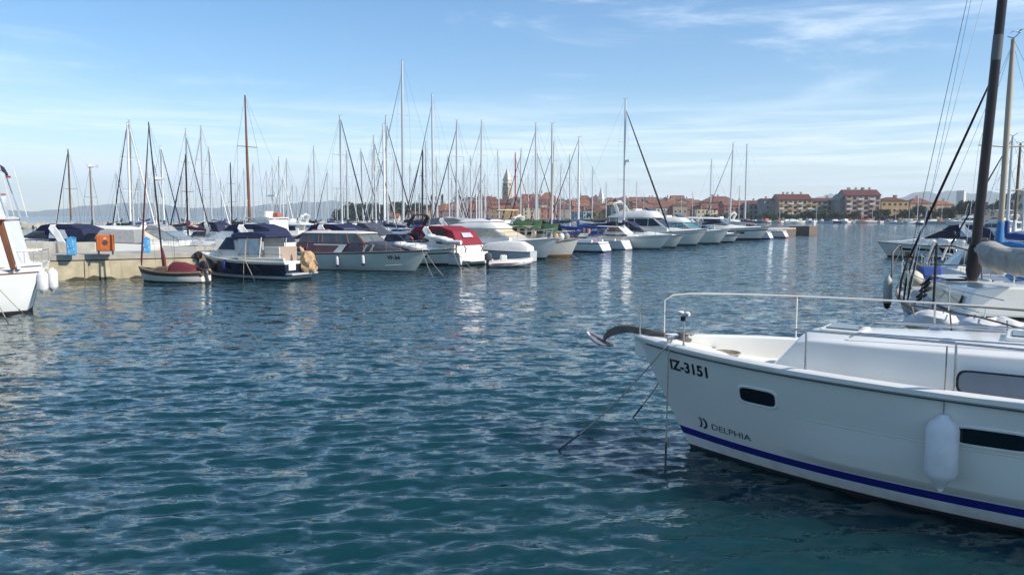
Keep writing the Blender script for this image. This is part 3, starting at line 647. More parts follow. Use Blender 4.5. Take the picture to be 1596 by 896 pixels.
# ------------------------------------------------------------------ the near white cruiser
FWD = Vector((-.839, .545)); RZF = math.atan2(FWD.y, FWD.x)
FBW = Vector((2.49, 10.94))                                   # where the stem meets the water
def near_cruiser():
    L = 10.0; H = Hull(L, 3.1, 1.50, 1.40, 1.30, .85, .86, .45, 2.8, .76, .38, 0, .75, 3)
    tip = FBW + FWD * .85; c = tip - FWD * 5
    root = thing('motor_yacht', 'large white motor yacht with blue waterline stripe moored in front', 'motorboat', (c.x, c.y, 0), RZF)
    M2 = Matrix.Translation(root.location) @ Matrix.Rotation(RZF, 4, 'Z')
    hull_m = mat('gelcoat_near', (.77, .755, .70), .16, var=.035, scale=.9, coat=.4)
    boot = mat('gelcoat_boot', (.70, .70, .66), .35, var=.14, scale=6)
    H.mesh([(.02, 1), (.115, 3), (.185, 2), (1, 0)], 40, 9).build('hull', [hull_m, antif, bluest, boot], root, smooth=40)
    # bulwark cap: rounded white rail with an open cockpit of deck inside it
    for sg in (1, -1):
        ts = [i / 40 for i in range(41)]; rings = []
        for t in ts:
            h = H.half(t, 1); z = H.sheer(t); x = H.xx(t, 1); i = max(h - .13, 0); o = h + .022
            rings.append([(x, sg * h, z - .075), (x, sg * o, z - .06), (x, sg * (o + .004), z - .01), (x, sg * (h - .015), z + .018), (x, sg * max(h - .06, 0), z + .02), (x, sg * i, z - .004), (x, sg * max(h - .15, 0), z - .30)])
        MB().loft(rings, closed=False, cap=False).build('bulwark', gel, root, smooth=50)
        MB().tube([Vector((H.xx(t, 1), sg * (H.half(t, 1) + .004), H.sheer(t) - .088)) for t in ts[:-1]] , .008, 5).build('rub_strip', dkgrey, root, smooth=60)
    rings = []
    for i in range(31):
        t = i / 30; h = max(H.half(t, 1) - .145, 0); z = H.sheer(t) - (.26 * smooth(1 - t, .03, .16) + .02); x = H.xx(t, 1)
        rings.append([(x, -h, z), (x, -h * .5, z + .03), (x, h * .5, z + .03), (x, h, z)])
    MB().loft(rings, closed=False, cap=False).build('foredeck', mat('deck_ivory', (.72, .70, .64), .6, var=.06, scale=10, bump=.08), root, smooth=40)
    # spray chine: a moulded step running aft just above the blue stripe
    for sg in (1, -1):
        rings = []
        for i in range(31):
            t = .80 * (1 - i / 30); f = smooth(.80 - t, 0, .06)
            P = [H.pt(t, u, sg) for u in (.60, .42, .275, .262, .196)]
            rings.append([P[0] + Vector((0, -sg * .004, 0)), P[1] + Vector((0, sg * .028 * f, 0)), P[2] + Vector((0, sg * .062 * f, 0)), P[3] + Vector((0, sg * .060 * f, 0)), P[4] + Vector((0, sg * .006 * f, 0)), P[4] - Vector((0, sg * .03, 0)), P[0] - Vector((0, sg * .03, 0))])
        MB().loft(rings).build('spray_chine', hull_m, root, smooth=30)
        MB().tube([H.pt(t, .59, sg) + Vector((0, sg * -.004, 0)) for t in [.75 - i * .025 for i in range(30)]], .008, 5).build('hull_crease', hull_m, root, smooth=60)
    zt = 1.725
    st = [(2.98, 1.18, 1.24, .62, .56), (2.80, 1.16, 1.44, .74, .64), (2.60, 1.15, 1.68, .82, .68), (2.42, 1.15, zt, .87, .72), (1.5, 1.14, zt + .02, 1.03, .88), (.4, 1.13, zt + .04, 1.13, .98), (-1.0, 1.12, zt + .06, 1.18, 1.02), (-4.2, 1.10, zt + .1, 1.16, 1.0)]
    MB().trunk(st, camber=.06).build('cabin_trunk', gel, root, bevel=.035, bseg=3, smooth=32)
    def hatch(x, y, z, sx, sy, tilt):
        h = MB(); h.box((0, 0, .02), (sx, sy, .05)); h = h.build('hatch', gel, root, bevel=.02, bseg=3); h.location = (x, y, z); h.rotation_euler = (0, tilt, 0)
        MB().box((0, 0, .052), (sx - .12, sy - .12, .02)).build('hatch_glass', mat('smoked_acrylic', (.10, .12, .14), .08), h, bevel=.012)
        MB().box((-sx / 2 + .07, 0, .07), (.05, .12, .03)).build('hatch_handle', steel, h, bevel=.008)
    hatch(2.15, 0.05, zt + .055, .50, .56, R(-1)); hatch(.15, -.05, zt + .10, .62, .62, R(-1))
    # oval side window with black surround
    for sg in (1, -1):
        def ty(x, z):
            hb = np.interp(-x, [-1.5, -.4, 1, 4.2], [1.03, 1.13, 1.18, 1.16]); ht = np.interp(-x, [-1.5, -.4, 1, 4.2], [.88, .98, 1.02, 1.0]); return hb + (ht - hb) * (z - 1.13) / .62
        def oval(x0, x1, z0, z1, off):
            P = []; rr = (z1 - z0) / 2; rx = .13
            for k in range(24):
                a = 2 * math.pi * k / 24; ca, sa = math.cos(a), math.sin(a)
                cx = (x0 + rx if ca < 0 else x1 - rx); x = cx + rx * math.copysign(abs(ca) ** .6, ca); z = (z0 + z1) / 2 + rr * math.copysign(abs(sa) ** .7, sa)
                P.append((x, sg * (1.10 - (x + .05) * .042 + (z - 1.475) * -.246 + off + .022), z))
            return P if sg < 0 else P[::-1]
        w = MB().plate([Vector(p) for p in oval(-.95, .86, 1.35, 1.60, .003)], .008).build('side_window', rubber, root)
        MB().plate([Vector(p) for p in oval(-.93, .835, 1.368, 1.582, .0125)], .006).build('glass', mat('cabin_glass', (.20, .22, .24), .12, var=.1), w)
    # portlights in the topsides
    def on_hull(x, z, off, sg=1): return Vector((x, sg * (H.y_at(x, z) + off), z))
    for xc, zc, w_, h_ in ((2.96, 1.02, .47, .185), (.50, .985, .66, .17), (-1.9, .97, .66, .17)):
        for sg in (1, -1):
            def rect(w2, h2, off):
                P = []
                for k in range(28):
                    a = 2 * math.pi * k / 28; ca, sa = math.cos(a), math.sin(a)
                    P.append(on_hull(xc + w2 / 2 * math.copysign(abs(ca) ** .38, ca), zc + h2 / 2 * math.copysign(abs(sa) ** .45, sa), off, sg))
                return P
            A = rect(w_ + .075, h_ + .075, -.004); Bo = rect(w_ + .055, h_ + .055, .014); Ci = rect(w_ + .015, h_ + .015, .014); Di = rect(w_, h_, .002)
            fr = MB().loft([A, Bo, Ci, Di], closed=True, cap=False).build('portlight', hull_m, root, smooth=30)
            A_ = np.array([[p.x, p.z, 1] for p in Di]); co, *_ = np.linalg.lstsq(A_, np.array([p.y for p in Di]), rcond=None)
            MB().add([(p.x, co[0] * p.x + co[1] * p.z + co[2] + sg * .004, p.z) for p in Di], [tuple(range(28))]).build('glass', glassd, fr)
            if zc < 1:
                pass
    # lettering on the bow
    def lettering(txt, x0, z0, size, m, sg=1, slope=0.0, sx=1.0, name='lettering', off=.004, stroke=0.0):
        cu = bpy.data.curves.new('txt', 'FONT'); cu.body = txt; cu.size = size; cu.resolution_u = 4; cu.offset = stroke
        ob = bpy.data.objects.new('txt', cu); sc.collection.objects.link(ob)
        dg = bpy.context.evaluated_depsgraph_get(); me = bpy.data.meshes.new_from_object(ob.evaluated_get(dg))
        bpy.data.objects.remove(ob)
        bm = bmesh.new(); bm.from_mesh(me); bmesh.ops.triangulate(bm, faces=bm.faces)
        for v in bm.verts:
            u, w = v.co.x * sx, v.co.y; x = x0 - u; z = z0 + w + slope * u
            v.co = on_hull(x, z, off, sg)
        bm.to_mesh(me); bm.free(); me.name = name; me.materials.append(m)
        o = bpy.data.objects.new(name, me); sc.collection.objects.link(o); o.parent = root
    lettering('IZ-3151', 4.32, 1.13, .205, inkm, sx=1.05, slope=.005, stroke=.007)
    lettering('DELPHIA', 3.72, .375, .125, inkb, sx=1.25, slope=-.012)
    def glyph(pts, name='emblem'):
        MB().add([on_hull(x, z, .004) for x, z in pts], [tuple(range(len(pts)))]).build(name, inkb, root)
    def crescent(xc, zc, r1, wd):
        o = [(xc - r1 * math.cos(a), zc + .085 * math.sin(a)) for a in [R(-80 + 16 * i) for i in range(11)]]
        i_ = [(xc - (r1 - wd) * math.cos(a) + .0, zc + .06 * math.sin(a)) for a in [R(80 - 16 * i) for i in range(11)]]
        for k in range(10): glyph_pts.append([o[k], o[k + 1], i_[9 - k], i_[10 - k]])
    glyph_pts = []; crescent(3.925, .43, .06, .028); crescent(3.865, .425, .085, .035)
    mb = MB()
    for q in glyph_pts: mb.add([on_hull(x, z, .004) for x, z in q], [(0, 1, 2, 3)])
    mb.build('emblem', inkb, root)
    # rails
    def dk(t, sg, inset, dz): return Vector((H.xx(t, 1), sg * max(H.half(t, 1) - inset, 0), H.sheer(t) + dz))
    r = .0135
    port = [dk(.992, .0, 0, .34) + Vector((-.02, .05, 0))] + [dk(t, 1, .07, .40 + .10 * smooth(.93 - t, 0, .35)) for t in (.93, .9, .86, .8, .74, .66, .58, .5, .42, .3, .1)]
    MB().tube([port[0], port[1]], .007, 5).build('rail_wire', steel, root)
    MB().tube(port[1:], r, 8).build('hand_rail', steel, root, smooth=60)
    MB().tube([dk(.992, 0, 0, -.02) + Vector((-.02, .05, 0)), port[0]], .016, 8).build('stanchion', steel, root, smooth=60)
    for t in (.905, .735, .585, .42): 
        p = dk(t, 1, .07, 0); q = dk(t, 1, .07, .40 + .10 * smooth(.93 - t, 0, .35)); MB().tube([p - Vector((0, 0, .02)), q], r, 8).build('stanchion', steel, root, smooth=60)
        MB().lathe([(.035, 0), (.035, .012), (.016, .03)], p + Vector((0, 0, -.002)), 10).build('stanchion_base', steel, root, smooth=40)
    railw = mat('rail_cream', (.66, .63, .56), .35)
    st2 = [dk(.965, -1, .03, -.01)] + [dk(.965, -1, .03, .50), dk(.955, -1, .03, .575), dk(.935, -1, .05, .60)] + [dk(t, -1, .07, .61) for t in (.88, .8, .7, .6, .5, .4, .25, .1)]
    MB().tube(st2, .0125, 8).build('hand_rail', railw, root, smooth=60)
    MB().tube([dk(t, -1, .07, .30) for t in (.70, .6, .5, .4, .25, .1)], .011, 6).build('guard_rail', railw, root, smooth=60)
    for t in (.80, .63, .47, .31): MB().tube([dk(t, -1, .07, -.02), dk(t, -1, .07, .61)], .0125, 8).build('stanchion', railw, root, smooth=60)
    # navigation light clamp on the near rail
    p = dk(.905, 1, .07, .40)
    n_ = MB(); n_.box((0, 0, .03), (.15, .07, .035)); n_.ball((.05, 0, .055), (.05, .05, .02), 10); n_.ball((-.05, .02, .05), (.04, .04, .02), 10); n_ = n_.build('bow_light', can_white, root, bevel=.008); n_.location = p
    MB().box((.0, .03, -.025), (.06, .05, .06)).build('light_lens', rubber, n_, bevel=.01)
    # bow fittings
    MB().box((4.72, -.02, H.sheer(.97) - .005), (.34, .16, .04)).build('bow_roller', steel, root, bevel=.01)
    w = MB(); w.lathe([(.02, 0), (.11, 0), (.12, .03), (.07, .05), (.07, .09), (.1, .11), (.09, .13), (.01, .135)], (4.35, -.22, H.sheer(.93) - .06), 16); w.build('windlass', galv, root, smooth=40)
    def cleat(x, y, z):
        m = MB(); m.tube([(-.11, 0, .05), (-.05, 0, .045), (.05, 0, .045), (.11, 0, .05)], [.009, .014, .014, .009], 8); m.tube([(-.035, 0, 0), (-.035, 0, .045)], .013, 6); m.tube([(.035, 0, 0), (.035, 0, .045)], .013, 6)
        o = m.build('cleat', steel, root, smooth=60); o.location = (x, y, z); o.rotation_euler.z = R(-25)
    cleat(4.30, H.deck_y(4.30) - .06, H.deck_z(4.30) + .02); cleat(4.30, -H.deck_y(4.30) + .06, H.deck_z(4.30) + .02)
    cleat(4.5, -.05, H.sheer(.95) - .02)
    coil = []
    for i in range(70):
        a = i * .45; rr = .13 + .0012 * i; coil.append((3.75 + rr * math.cos(a), -.25 + rr * math.sin(a), H.sheer(.87) - .235 + .0011 * i))
    MB().tube(coil, .010, 5).build('coiled_rope', ropem, root, smooth=60)
    for x, y in ((4.15, .18), (3.55, .55), (4.0, -.5)): MB().lathe([(.005, .012), (.032, .012), (.036, 0)], (x, y, H.deck_z(x) - .16 if x > 3.9 else H.deck_z(x) - .235), 14).build('deck_filler_cap', steel, root, smooth=40)
    for x, y in ((1.2, -.45), (1.0, .5)): MB().lathe([(.08, 0), (.085, .03), (.05, .06), (.005, .065)], (x, y, zt + .055), 16).build('deck_vent', steel, root, smooth=40)
    for sg in (1, -1): MB().tube([(2.0, sg * .62, zt + .06), (1.9, sg * .64, zt + .12), (.0, sg * .74, zt + .14), (-.1, sg * .74, zt + .09)], .012, 6).build('grab_rail', steel, root, smooth=60)
    # anchor stowed over the bow: curved shank, folded fluke
    zb = H.sheer(.98)
    sh = [(4.55, -.03, zb + .03), (4.85, -.03, zb + .06), (5.10, -.03, zb + .075), (5.32, -.03, zb + .04), (5.46, -.03, zb - .04), (5.52, -.03, zb - .13)]
    rings = [[(x, y - .022, z - h), (x, y + .022, z - h), (x, y + .022, z + h), (x, y - .022, z + h)] for (x, y, z), h in zip(sh, (.03, .04, .05, .06, .06, .05))]
    an = MB().loft(rings).build('anchor', galv, root, bevel=.008)
    fl = MB(); e = Vector((5.74, -.03, zb - .05))
    for sg in (1, -1):
        fl.plate([(5.36, -.03, zb - .20), (5.50, -.03 + sg * .17, zb - .17), (5.70, -.03 + sg * .10, zb - .08), (5.76, -.03, zb - .05), (5.54, -.03, zb - .14)], .022)
    fl.build('anchor_fluke', mat('anchor_grey', (.22, .22, .24), .5, .3, var=.3, scale=8), an)
    MB().plate([(5.70, -.11, zb - .085), (5.70, .05, zb - .085), (5.79, -.0, zb - .02), (5.79, -.06, zb - .02)], .03).build('fluke_tip', anchorw, an)
    return root, H, M2
NB, NH, NM = near_cruiser()
def nearpt(x, y, z): return NM @ Vector((x, y, z))
def rope(label, pts, r=.011, wet=.12):
    pts = [Vector(p) for p in pts]; o = pts[0]
    t = thing('mooring_rope', label, 'rope', o)
    MB().tube([p - o for p in pts], r, 6).build('line', ropem, t, smooth=60)
    e, d = pts[-1] - o, (pts[-2] - pts[-1]).normalized()
    MB().tube([e + d * .35, e - d * .1], r * 1.25, 6).build('wet_end', ropew, t, smooth=60)
    return t
def sagged(a, b, sag, n=10):
    return [a.lerp(b, i / n) - Vector((0, 0, sag * math.sin(math.pi * i / n))) for i in range(n + 1)]
_c = nearpt(4.30, NH.deck_y(4.30) + .03, NH.deck_z(4.30) - .02)
_k = nearpt(4.30, NH.deck_y(4.30) - .05, NH.deck_z(4.30) + .06)
rope('slack pale rope running far out left from the white yacht bow cleat', [_k] + sagged(_c, on_z(872, 700, -.03), .10))
rope('pale rope hanging almost straight down from the white yacht bow cleat', [_k + Vector((.03, 0, 0))] + sagged(_c + Vector((.02, -.02, -.02)), on_z(1037, 732, -.03), .03))
rope('short pale rope slanting into the water behind the white yacht stem', sagged(nearpt(4.35, -NH.deck_y(4.35) - .02, NH.deck_z(4.35)), on_z(987, 650, -.03), .05))
_fx = .93; _fy = NH.y_at(_fx, .8) + .165
fender('fat white cylindrical fender hanging on the near white yacht side', nearpt(_fx, _fy, 1.20), .155, .76, fendw, rope_to=nearpt(_fx, NH.deck_y(_fx) - .055, 1.895))
# ------------------------------------------------------------------ boats along the pier, front row
OUT, INN = R(-32), R(148)                                     # bow towards open water / bow towards the pier
def fw(rz): return Vector((math.cos(rz), math.sin(rz), 0))
def bow_at(px, py, L, rz, wl=.10): p = on_z(px, py); return p - fw(rz) * (L / 2 - wl * L)
def stern_at(px, py, L, rz): p = on_z(px, py); return p + fw(rz) * (L / 2)
def small_text(root, txt, x, z, y, size, m, sg, H, name='lettering', stroke=0.0):
    cu = bpy.data.curves.new('t', 'FONT'); cu.body = txt; cu.size = size; cu.resolution_u = 2; cu.offset = stroke
    ob = bpy.data.objects.new('t', cu); sc.collection.objects.link(ob)
    me = bpy.data.meshes.new_from_object(ob.evaluated_get(bpy.context.evaluated_depsgraph_get())); bpy.data.objects.remove(ob)
    for v in me.vertices:
        u = v.co.x; xx = x + (u if sg < 0 else -u); zz = z + v.co.y
        v.co = Vector((xx, sg * ((H.y_at(xx, zz) if H else y) + .008), zz))
    me.materials.append(m); o = bpy.data.objects.new(name, me); sc.collection.objects.link(o); o.parent = root
def outboard(root, x, y, z, m=None, cover=None, tilt=.0):
    mb = MB(); mb.trunk([(-.20, .0, .30, .10, .08), (-.05, -.05, .42, .15, .11), (.18, -.02, .38, .14, .10), (.28, .04, .26, .09, .06)])
    o = mb.build('outboard_motor', m or rubber, root, bevel=.03, smooth=40); o.location = (x, y, z); o.rotation_euler.y = tilt
    MB().trunk([(-.10, -.75, .0, .05, .06), (.10, -.75, .0, .05, .07)], camber=0).build('motor_leg', dkgrey, o, bevel=.02)
    MB().ball((-.02, 0, -.78), (.22, .06, .06), 8).build('gearcase', dkgrey, o, smooth=60)
    return o
def wooden_boat():
    L = 4.6; rz = R(168); c = on_z(256, 441); c += Vector((0, .85, 0))
    root = thing('wooden_sailboat', 'small old wooden boat with maroon cover and two leaning dark spars', 'sailboat', c, rz)
    H = Hull(L, 1.75, .82, .58, .60, .35, .6, .45, 2.2, .8, .45, -.1)
    hull_parts(root, H, [(.10, 1), (.60, 0), (.97, 2), (1, 0)], [gel2, antif, mat('boat_grey_strake', (.10, .085, .075), .5, var=.3)], woodb, .06, woodb, 18, .03)
    MB().trunk([(.95, .52, .60, .25, .2), (.8, .5, .80, .42, .36), (-.1, .5, .84, .52, .44)]).build('cuddy', woodb, root, bevel=.03)
    MB().trunk([(.05, .55, .80, .50, .3), (-.25, .52, 1.02, .62, .35), (-.9, .52, .98, .66, .36), (-1.6, .52, .80, .62, .34), (-1.85, .55, .66, .55, .4)], camber=.10).build('boat_cover', can_maroon, root, bevel=.05, smooth=40)
    m0 = Vector((.55, 0, .8)); dz = Vector((.18, 0, 1)); tp = m0 + Vector((.55, .1, 8.0))
    MB().tube([m0, m0.lerp(tp, .5), tp], [.055, .05, .032], 8).build('mast', woodd, root, smooth=60)
    bw = Vector((2.05, 0, 1.15))
    MB().tube([bw - Vector((0, 0, .3)), bw, bw.lerp(tp, .5), tp - Vector((0, 0, .3))], [.03, .055, .045, .02], 7).build('furled_jib', mat('furled_maroon', (.09, .014, .02), .7, var=.2), root, smooth=60)
    q = m0.lerp(tp, .62); MB().tube([q + Vector((-.05, -.62, .0)), q, q + Vector((-.05, .62, .0))], .02, 5).build('spreader', gel, root)
    MB().tube([m0 + Vector((-.12, .02, .0)), m0 + Vector((-.05, .02, .5)), m0 + Vector((.02, .02, 1.05))], [.10, .13, .05], 8).build('sail_bundle', can_maroon, root, smooth=60)
    for sg in (1, -1): MB().tube([Vector((.4, sg * .8, .62)), q + Vector((-.05, sg * .62, 0)), tp], .006, 4).build('shroud', dkgrey, root)
    MB().tube([Vector((-2.2, 0, .6)), tp], .006, 4).build('backstay', dkgrey, root)
    MB().tube([Vector((-.5, .3, .9)), Vector((-.45, .3, 2.6))], .012, 5).build('flag_pole', dkgrey, root)
    outboard(root, -2.35, .1, .75, rubber, tilt=.25)
    for k in range(9):
        rnd = random.Random(k); MB().ball((-2.2 + rnd.uniform(-.35, .2), rnd.uniform(-.5, .5), .55 + rnd.uniform(-.15, .25)), (rnd.uniform(.08, .16), rnd.uniform(.08, .14), rnd.uniform(.05, .1)), 7).build('stowed_bundle', (woodb, rubber, can_maroon, tarp)[k % 4], root)
    e = H.edge(.0, .55, 8, 1, .03, .03); MB().tube(e, .025, 5).build('gunwale', woodb, root)
    root.scale = (.80, .88, .88)
wooden_boat()
def blue_boat():
    L = 6.7; rz = R(155); c = on_z(452, 437) + fw(rz) * (L / 2 - .3) + Vector((0, .9, 0))
    root = thing('cabin_boat', 'dark navy cabin boat with ivory cuddy and navy awning moored at the quay', 'motorboat', c, rz)
    H = Hull(L, 2.45, 1.28, .98, .95, .7, .9, .42, 2.4, .84, .35, 0, .8)
    hull_parts(root, H, [(.06, 3), (.20, 2), (.84, 1), (1, 0)], [gel2, navyhull, gelg, antif], gel, .05, gel2, 22, .035)
    zd = .98
    MB().trunk([(2.75, zd + .12, zd + .16, .2, .15), (2.1, zd + .05, zd + .34, .55, .42), (1.45, zd, zd + .50, .80, .66), (1.2, zd, zd + .50, .86, .72)]).build('foredeck_cabin', gel2, root, bevel=.04, smooth=30)
    MB().side([(1.35, zd + .42, .80), (.85, zd + 1.16, .66), (.55, zd + 1.26, .66), (-.1, zd + 1.24, .70), (-.2, zd + .05, .95), (1.25, zd, .92)]).build('wheelhouse', gel2, root, bevel=.05)
    windows(root, [[(1.28, zd + .50, .83), (.80, zd + 1.12, .70), (.36, zd + 1.12, .71), (.10, zd + .50, .89)]], mat('navy_window', (.012, .016, .035), .12), .02)
    MB().plate([(1.36, -.62, zd + .5), (1.36, .62, zd + .5), (.92, .55, zd + 1.10), (.92, -.55, zd + 1.10)], .02).build('windscreen', glassd, root)
    MB().side([(.5, zd + 1.24, .72), (.3, zd + 1.36, .66), (-.9, zd + 1.42, .74), (-1.9, zd + 1.30, .84), (-2.05, zd + 1.16, .92), (-1.85, zd + 1.10, .92), (-.9, zd + 1.18, .92), (.2, zd + 1.0, .93)]).build('awning', can_navy, root, bevel=.05, smooth=30)
    clear = mat('bluish_sheet', (.52, .60, .64), .25, var=.08)
    windows(root, [[(-.22, zd + .18, .96), (-.22, zd + 1.05, .90), (-1.55, zd + 1.06, .94), (-1.62, zd + .18, .98)]], clear, .015, 'side_curtain')
    for sg in (1, -1):
        MB().tube([(-1.62, sg * .97, zd + .1), (-1.75, sg * .93, zd + 1.15)], .03, 6).build('awning_post', gel2, root)
        MB().tube([(-.9, sg * 1.0, zd + .1), (-.9, sg * .97, zd + 1.18)], .012, 5).build('awning_stay', steel, root)
        MB().tube([(-.9, sg * 1.0, zd + 1.0), (-.2, sg * 1.0, zd + .2)], .01, 5).build('awning_stay', steel, root)
        MB().tube([(-.9, sg * 1.0, zd + 1.0), (-1.7, sg * 1.02, zd + .2)], .01, 5).build('awning_stay', steel, root)
        MB().tube([(-.25, sg * 1.02, zd + .02), (-.25, sg * 1.02, zd + .3), (-3.1, sg * 1.0, zd + .3), (-3.1, sg * 1.0, zd + .02)], .014, 5).build('side_rail', steel, root)
        MB().box((-1.8, sg * 1.03, zd + .05), (3.0, .14, .16)).build('coaming', gel2, root, bevel=.03)
    MB().box((-2.1, .55, zd + .30), (1.0, .06, .72)).build('seat_back', gel2, root, bevel=.03)
    MB().box((-2.4, -.2, zd + .28), (.08, 1.5, .78)).build('seat_back', mat('tan_vinyl', (.36, .28, .22), .6), root, bevel=.03)
    MB().box((-3.36, .55, .72), (.03, .52, .46)).build('transom_patch', gel, root, bevel=.01)
    MB().box((-3.5, 0, .30), (.5, 2.0, .09)).build('swim_platform', gelg, root, bevel=.02)
    # motor under a bunched tan tarpaulin
    rnd = random.Random(5); rings = []
    for i in range(10):
        f = i / 9; rr = (.16, .24, .30, .34, .36, .38, .40, .42, .40, .34)[i]
        rings.append([(-3.55 + rr * (1 + .22 * math.sin(5 * k * .45 + i) + rnd.uniform(-.1, .1)) * math.cos(2 * math.pi * k / 18), -.45 + rr * (1 + .18 * math.sin(4 * k * .5 - i) + rnd.uniform(-.1, .1)) * math.sin(2 * math.pi * k / 18), 1.42 - 1.05 * f) for k in range(18)])
    MB().loft(rings).build('motor_tarpaulin', tarp, root, smooth=50)
    MB().tube([(-3.0, -.5, zd + .65), (-3.3, -.5, zd + .25), (-3.5, -.45, .6)], [.05, .16, .14], 8).build('motor_tarpaulin', tarp, root, smooth=60)
    MB().tube([(-3.75, -.55, 1.15), (-3.95, -.6, .75), (-3.8, -.5, .45)], [.08, .10, .05], 7).build('outboard_motor', woodb, root, smooth=50)
    bow_rail(root, H, .62, .32, 3, .014)
    f = on_z(325, 432)
    return root, H
BB, BH = blue_boat()
bpy.context.view_layer.update()
fender('round dark navy ball fender at the cabin boat bow', BB.matrix_world @ Vector((3.15, .42, 1.30)), .20, .42, rubber)
fender('dark blue fender against the navy cabin boat side', BB.matrix_world @ Vector((.55, BH.y_at(.55, .6) + .13, .95)), .12, .58, fendb)
for k, (xa, lab) in enumerate(((-.8, 'pale line hanging straight from the navy awning boat side'), (-1.0, 'pale line slanting aft down the navy awning boat side'))):
    rope(lab, [BB.matrix_world @ Vector((-.85, 1.05, 2.0 - .1 * k)), BB.matrix_world @ Vector((-.9 - .1 * k, 1.30, .95)), BB.matrix_world @ Vector((-.95 - .75 * k, 1.42, -.03))], .016)
def vf_boat():
    L = 10.6; rz = R(-28); p = on_z(648, 423); c = p - fw(rz) * (L / 2 - .95)
    root = thing('classic_motor_yacht', 'long white classic motor yacht with mahogany wheelhouse and slate covers', 'motorboat', c, rz)
    H = Hull(L, 3.0, 1.28, 1.04, 1.0, 1.0, .85, .42, 2.3, .88, .35, 0, .9)
    hl = mat('hull_pale_green_white', (.62, .64, .58), .3, var=.06, scale=1.2)
    hull_parts(root, H, [(.03, 1), (.96, 0), (1, 2)], [hl, antired, woodd], nonskid, .06, woodd, 24, .04)
    zd = 1.04
    MB().side([(1.6, zd - .05, 1.12), (1.5, zd + .55, 1.06), (-3.7, zd + .55, 1.10), (-3.95, zd - .05, 1.18)]).build('cabin_side', mahog, root, bevel=.03)
    # glazed wheelhouse: sill, posts, panes, roof
    z0, z1 = zd + .55, zd + 1.12
    MB().trunk([(1.0, z1, z1 + .05, .86, .8), (.2, z1 + .01, z1 + .10, .98, .9), (-3.0, z1 + .01, z1 + .10, 1.0, .92), (-3.5, z1 - .01, z1 + .05, .95, .9)]).build('wheelhouse_roof', gel2, root, bevel=.02)
    clear = mat('old_glass', (.13, .15, .15), .06, var=.25, scale=3)
    xs = [1.42, .30, -.65, -1.75, -2.05, -2.9, -3.6]; xt = [.78, .05, -.75, -1.75, -2.05, -2.85, -3.35]
    for i in range(6):
        windows(root, [[(xs[i] - .04, z0, 1.05), (xt[i] - .04, z1, .95), (xt[i + 1] + .04, z1, .95), (xs[i + 1] + .04, z0, 1.05)]], clear, .012)
    for i in range(7):
        for sg in (1, -1): MB().tube([(xs[i], sg * 1.05, z0), (xt[i], sg * .95, z1)], .04, 5).build('window_post', wood, root)
    for y0, y1 in ((-.98, -.02), (.02, .98)):
        MB().plate([(1.48, y0, z0), (1.48, y1, z0), (.82, y1 * .92, z1), (.82, y0 * .92, z1)], .014).build('windscreen', clear, root)
    for sg in (1, -1):
        MB().tube([(1.5, sg * 1.04, z0), (.82, sg * .94, z1), (-3.4, sg * .97, z1)], .03, 5).build('roof_trim', wood, root)
        MB().tube([(1.5, sg * 1.05, z0), (-3.7, sg * 1.08, z0)], .035, 5).build('sill_trim', mahog, root)
    # slate cover over the fore cabin and a white stripe panel
    MB().trunk([(3.9, zd + .1, zd + .16, .35, .25), (3.3, zd, zd + .34, .75, .55), (2.4, zd - .02, zd + .56, 1.05, .80), (1.55, zd - .02, zd + .64, 1.16, .95), (.55, zd - .02, zd + .50, 1.19, 1.14), (-.1, zd - .02, zd + .05, 1.2, 1.18)]).build('cabin_cover', can_dgrey, root, bevel=.05, smooth=40)
    y = lambda z: 1.20 - (z - zd) * .1
    windows(root, [[(.25, zd + .50, 1.165), (-2.3, zd + .50, 1.165), (-2.3, zd + .42, 1.172), (-.30, zd + .42, 1.172), (-.75, zd + .02, 1.225), (-.15, zd + .02, 1.225)]], gel, .012, 'white_flash')
    for dx in (0, .45): windows(root, [[(2.0 - dx, zd + .10, 1.13 + dx * .12), (1.86 - dx, zd + .10, 1.14 + dx * .12), (2.02 - dx, zd + .5, .95 + dx * .2), (2.14 - dx, zd + .5, .94 + dx * .2)]], can_grey, .03, 'cover_patch')
    windows(root, [[(-4.6, zd - .02, 1.30), (-3.0, zd - .02, 1.30), (-3.0, zd + .24, 1.30), (-4.6, zd + .24, 1.30)]], can_dgrey, .03, 'side_panel', gelg)
    MB().box((-3.2, .55, z1 + .12), (1.4, .35, .14)).build('roof_cushion', mat('pink_cover', (.42, .16, .17), .7), root, bevel=.05)
    MB().tube([(.2, .2, z1 + .08), (-.3, .2, z1 + .30), (-1.1, .2, z1 + .28)], .012, 5).build('roof_rail', steel, root)
    bow_rail(root, H, .66, .55, 4, .014)
    for i, (x, y_, z_) in enumerate(((3.3, .0, zd + .5), (3.8, .1, zd + .42), (4.3, 0, zd + .36))):
        MB().ball((x, y_, z_), (.5, .42, .20), 10).build('bow_bundle', can_white, root, smooth=60)
    small_text(root, 'VF-34', 2.95, .70, 0, .30, inkm, -1, H, stroke=.012)
    MB().tube([(2.9, -.98, .35), (3.9, -.72, .42)], .012, 4).build('hull_scuff_strip', gel, root)
    return root, H
VB, VH = vf_boat()
bpy.context.view_layer.update()
for k, (x, lab) in enumerate(((1.55, 'white fender nearest the bow of the classic motor yacht'), (-.2, 'middle white fender on the classic motor yacht side'), (-2.6, 'aftmost white fender on the classic motor yacht side'))):
    fender(lab, VB.matrix_world @ Vector((x, -(VH.y_at(x, .7) + .12), .98 - (.12 if k == 1 else 0))), .10, .62, fendw, rope_to=VB.matrix_world @ Vector((x, -VH.deck_y(x) + .1, 1.55)), end=rubber, group='fenders along the classic motor yacht')
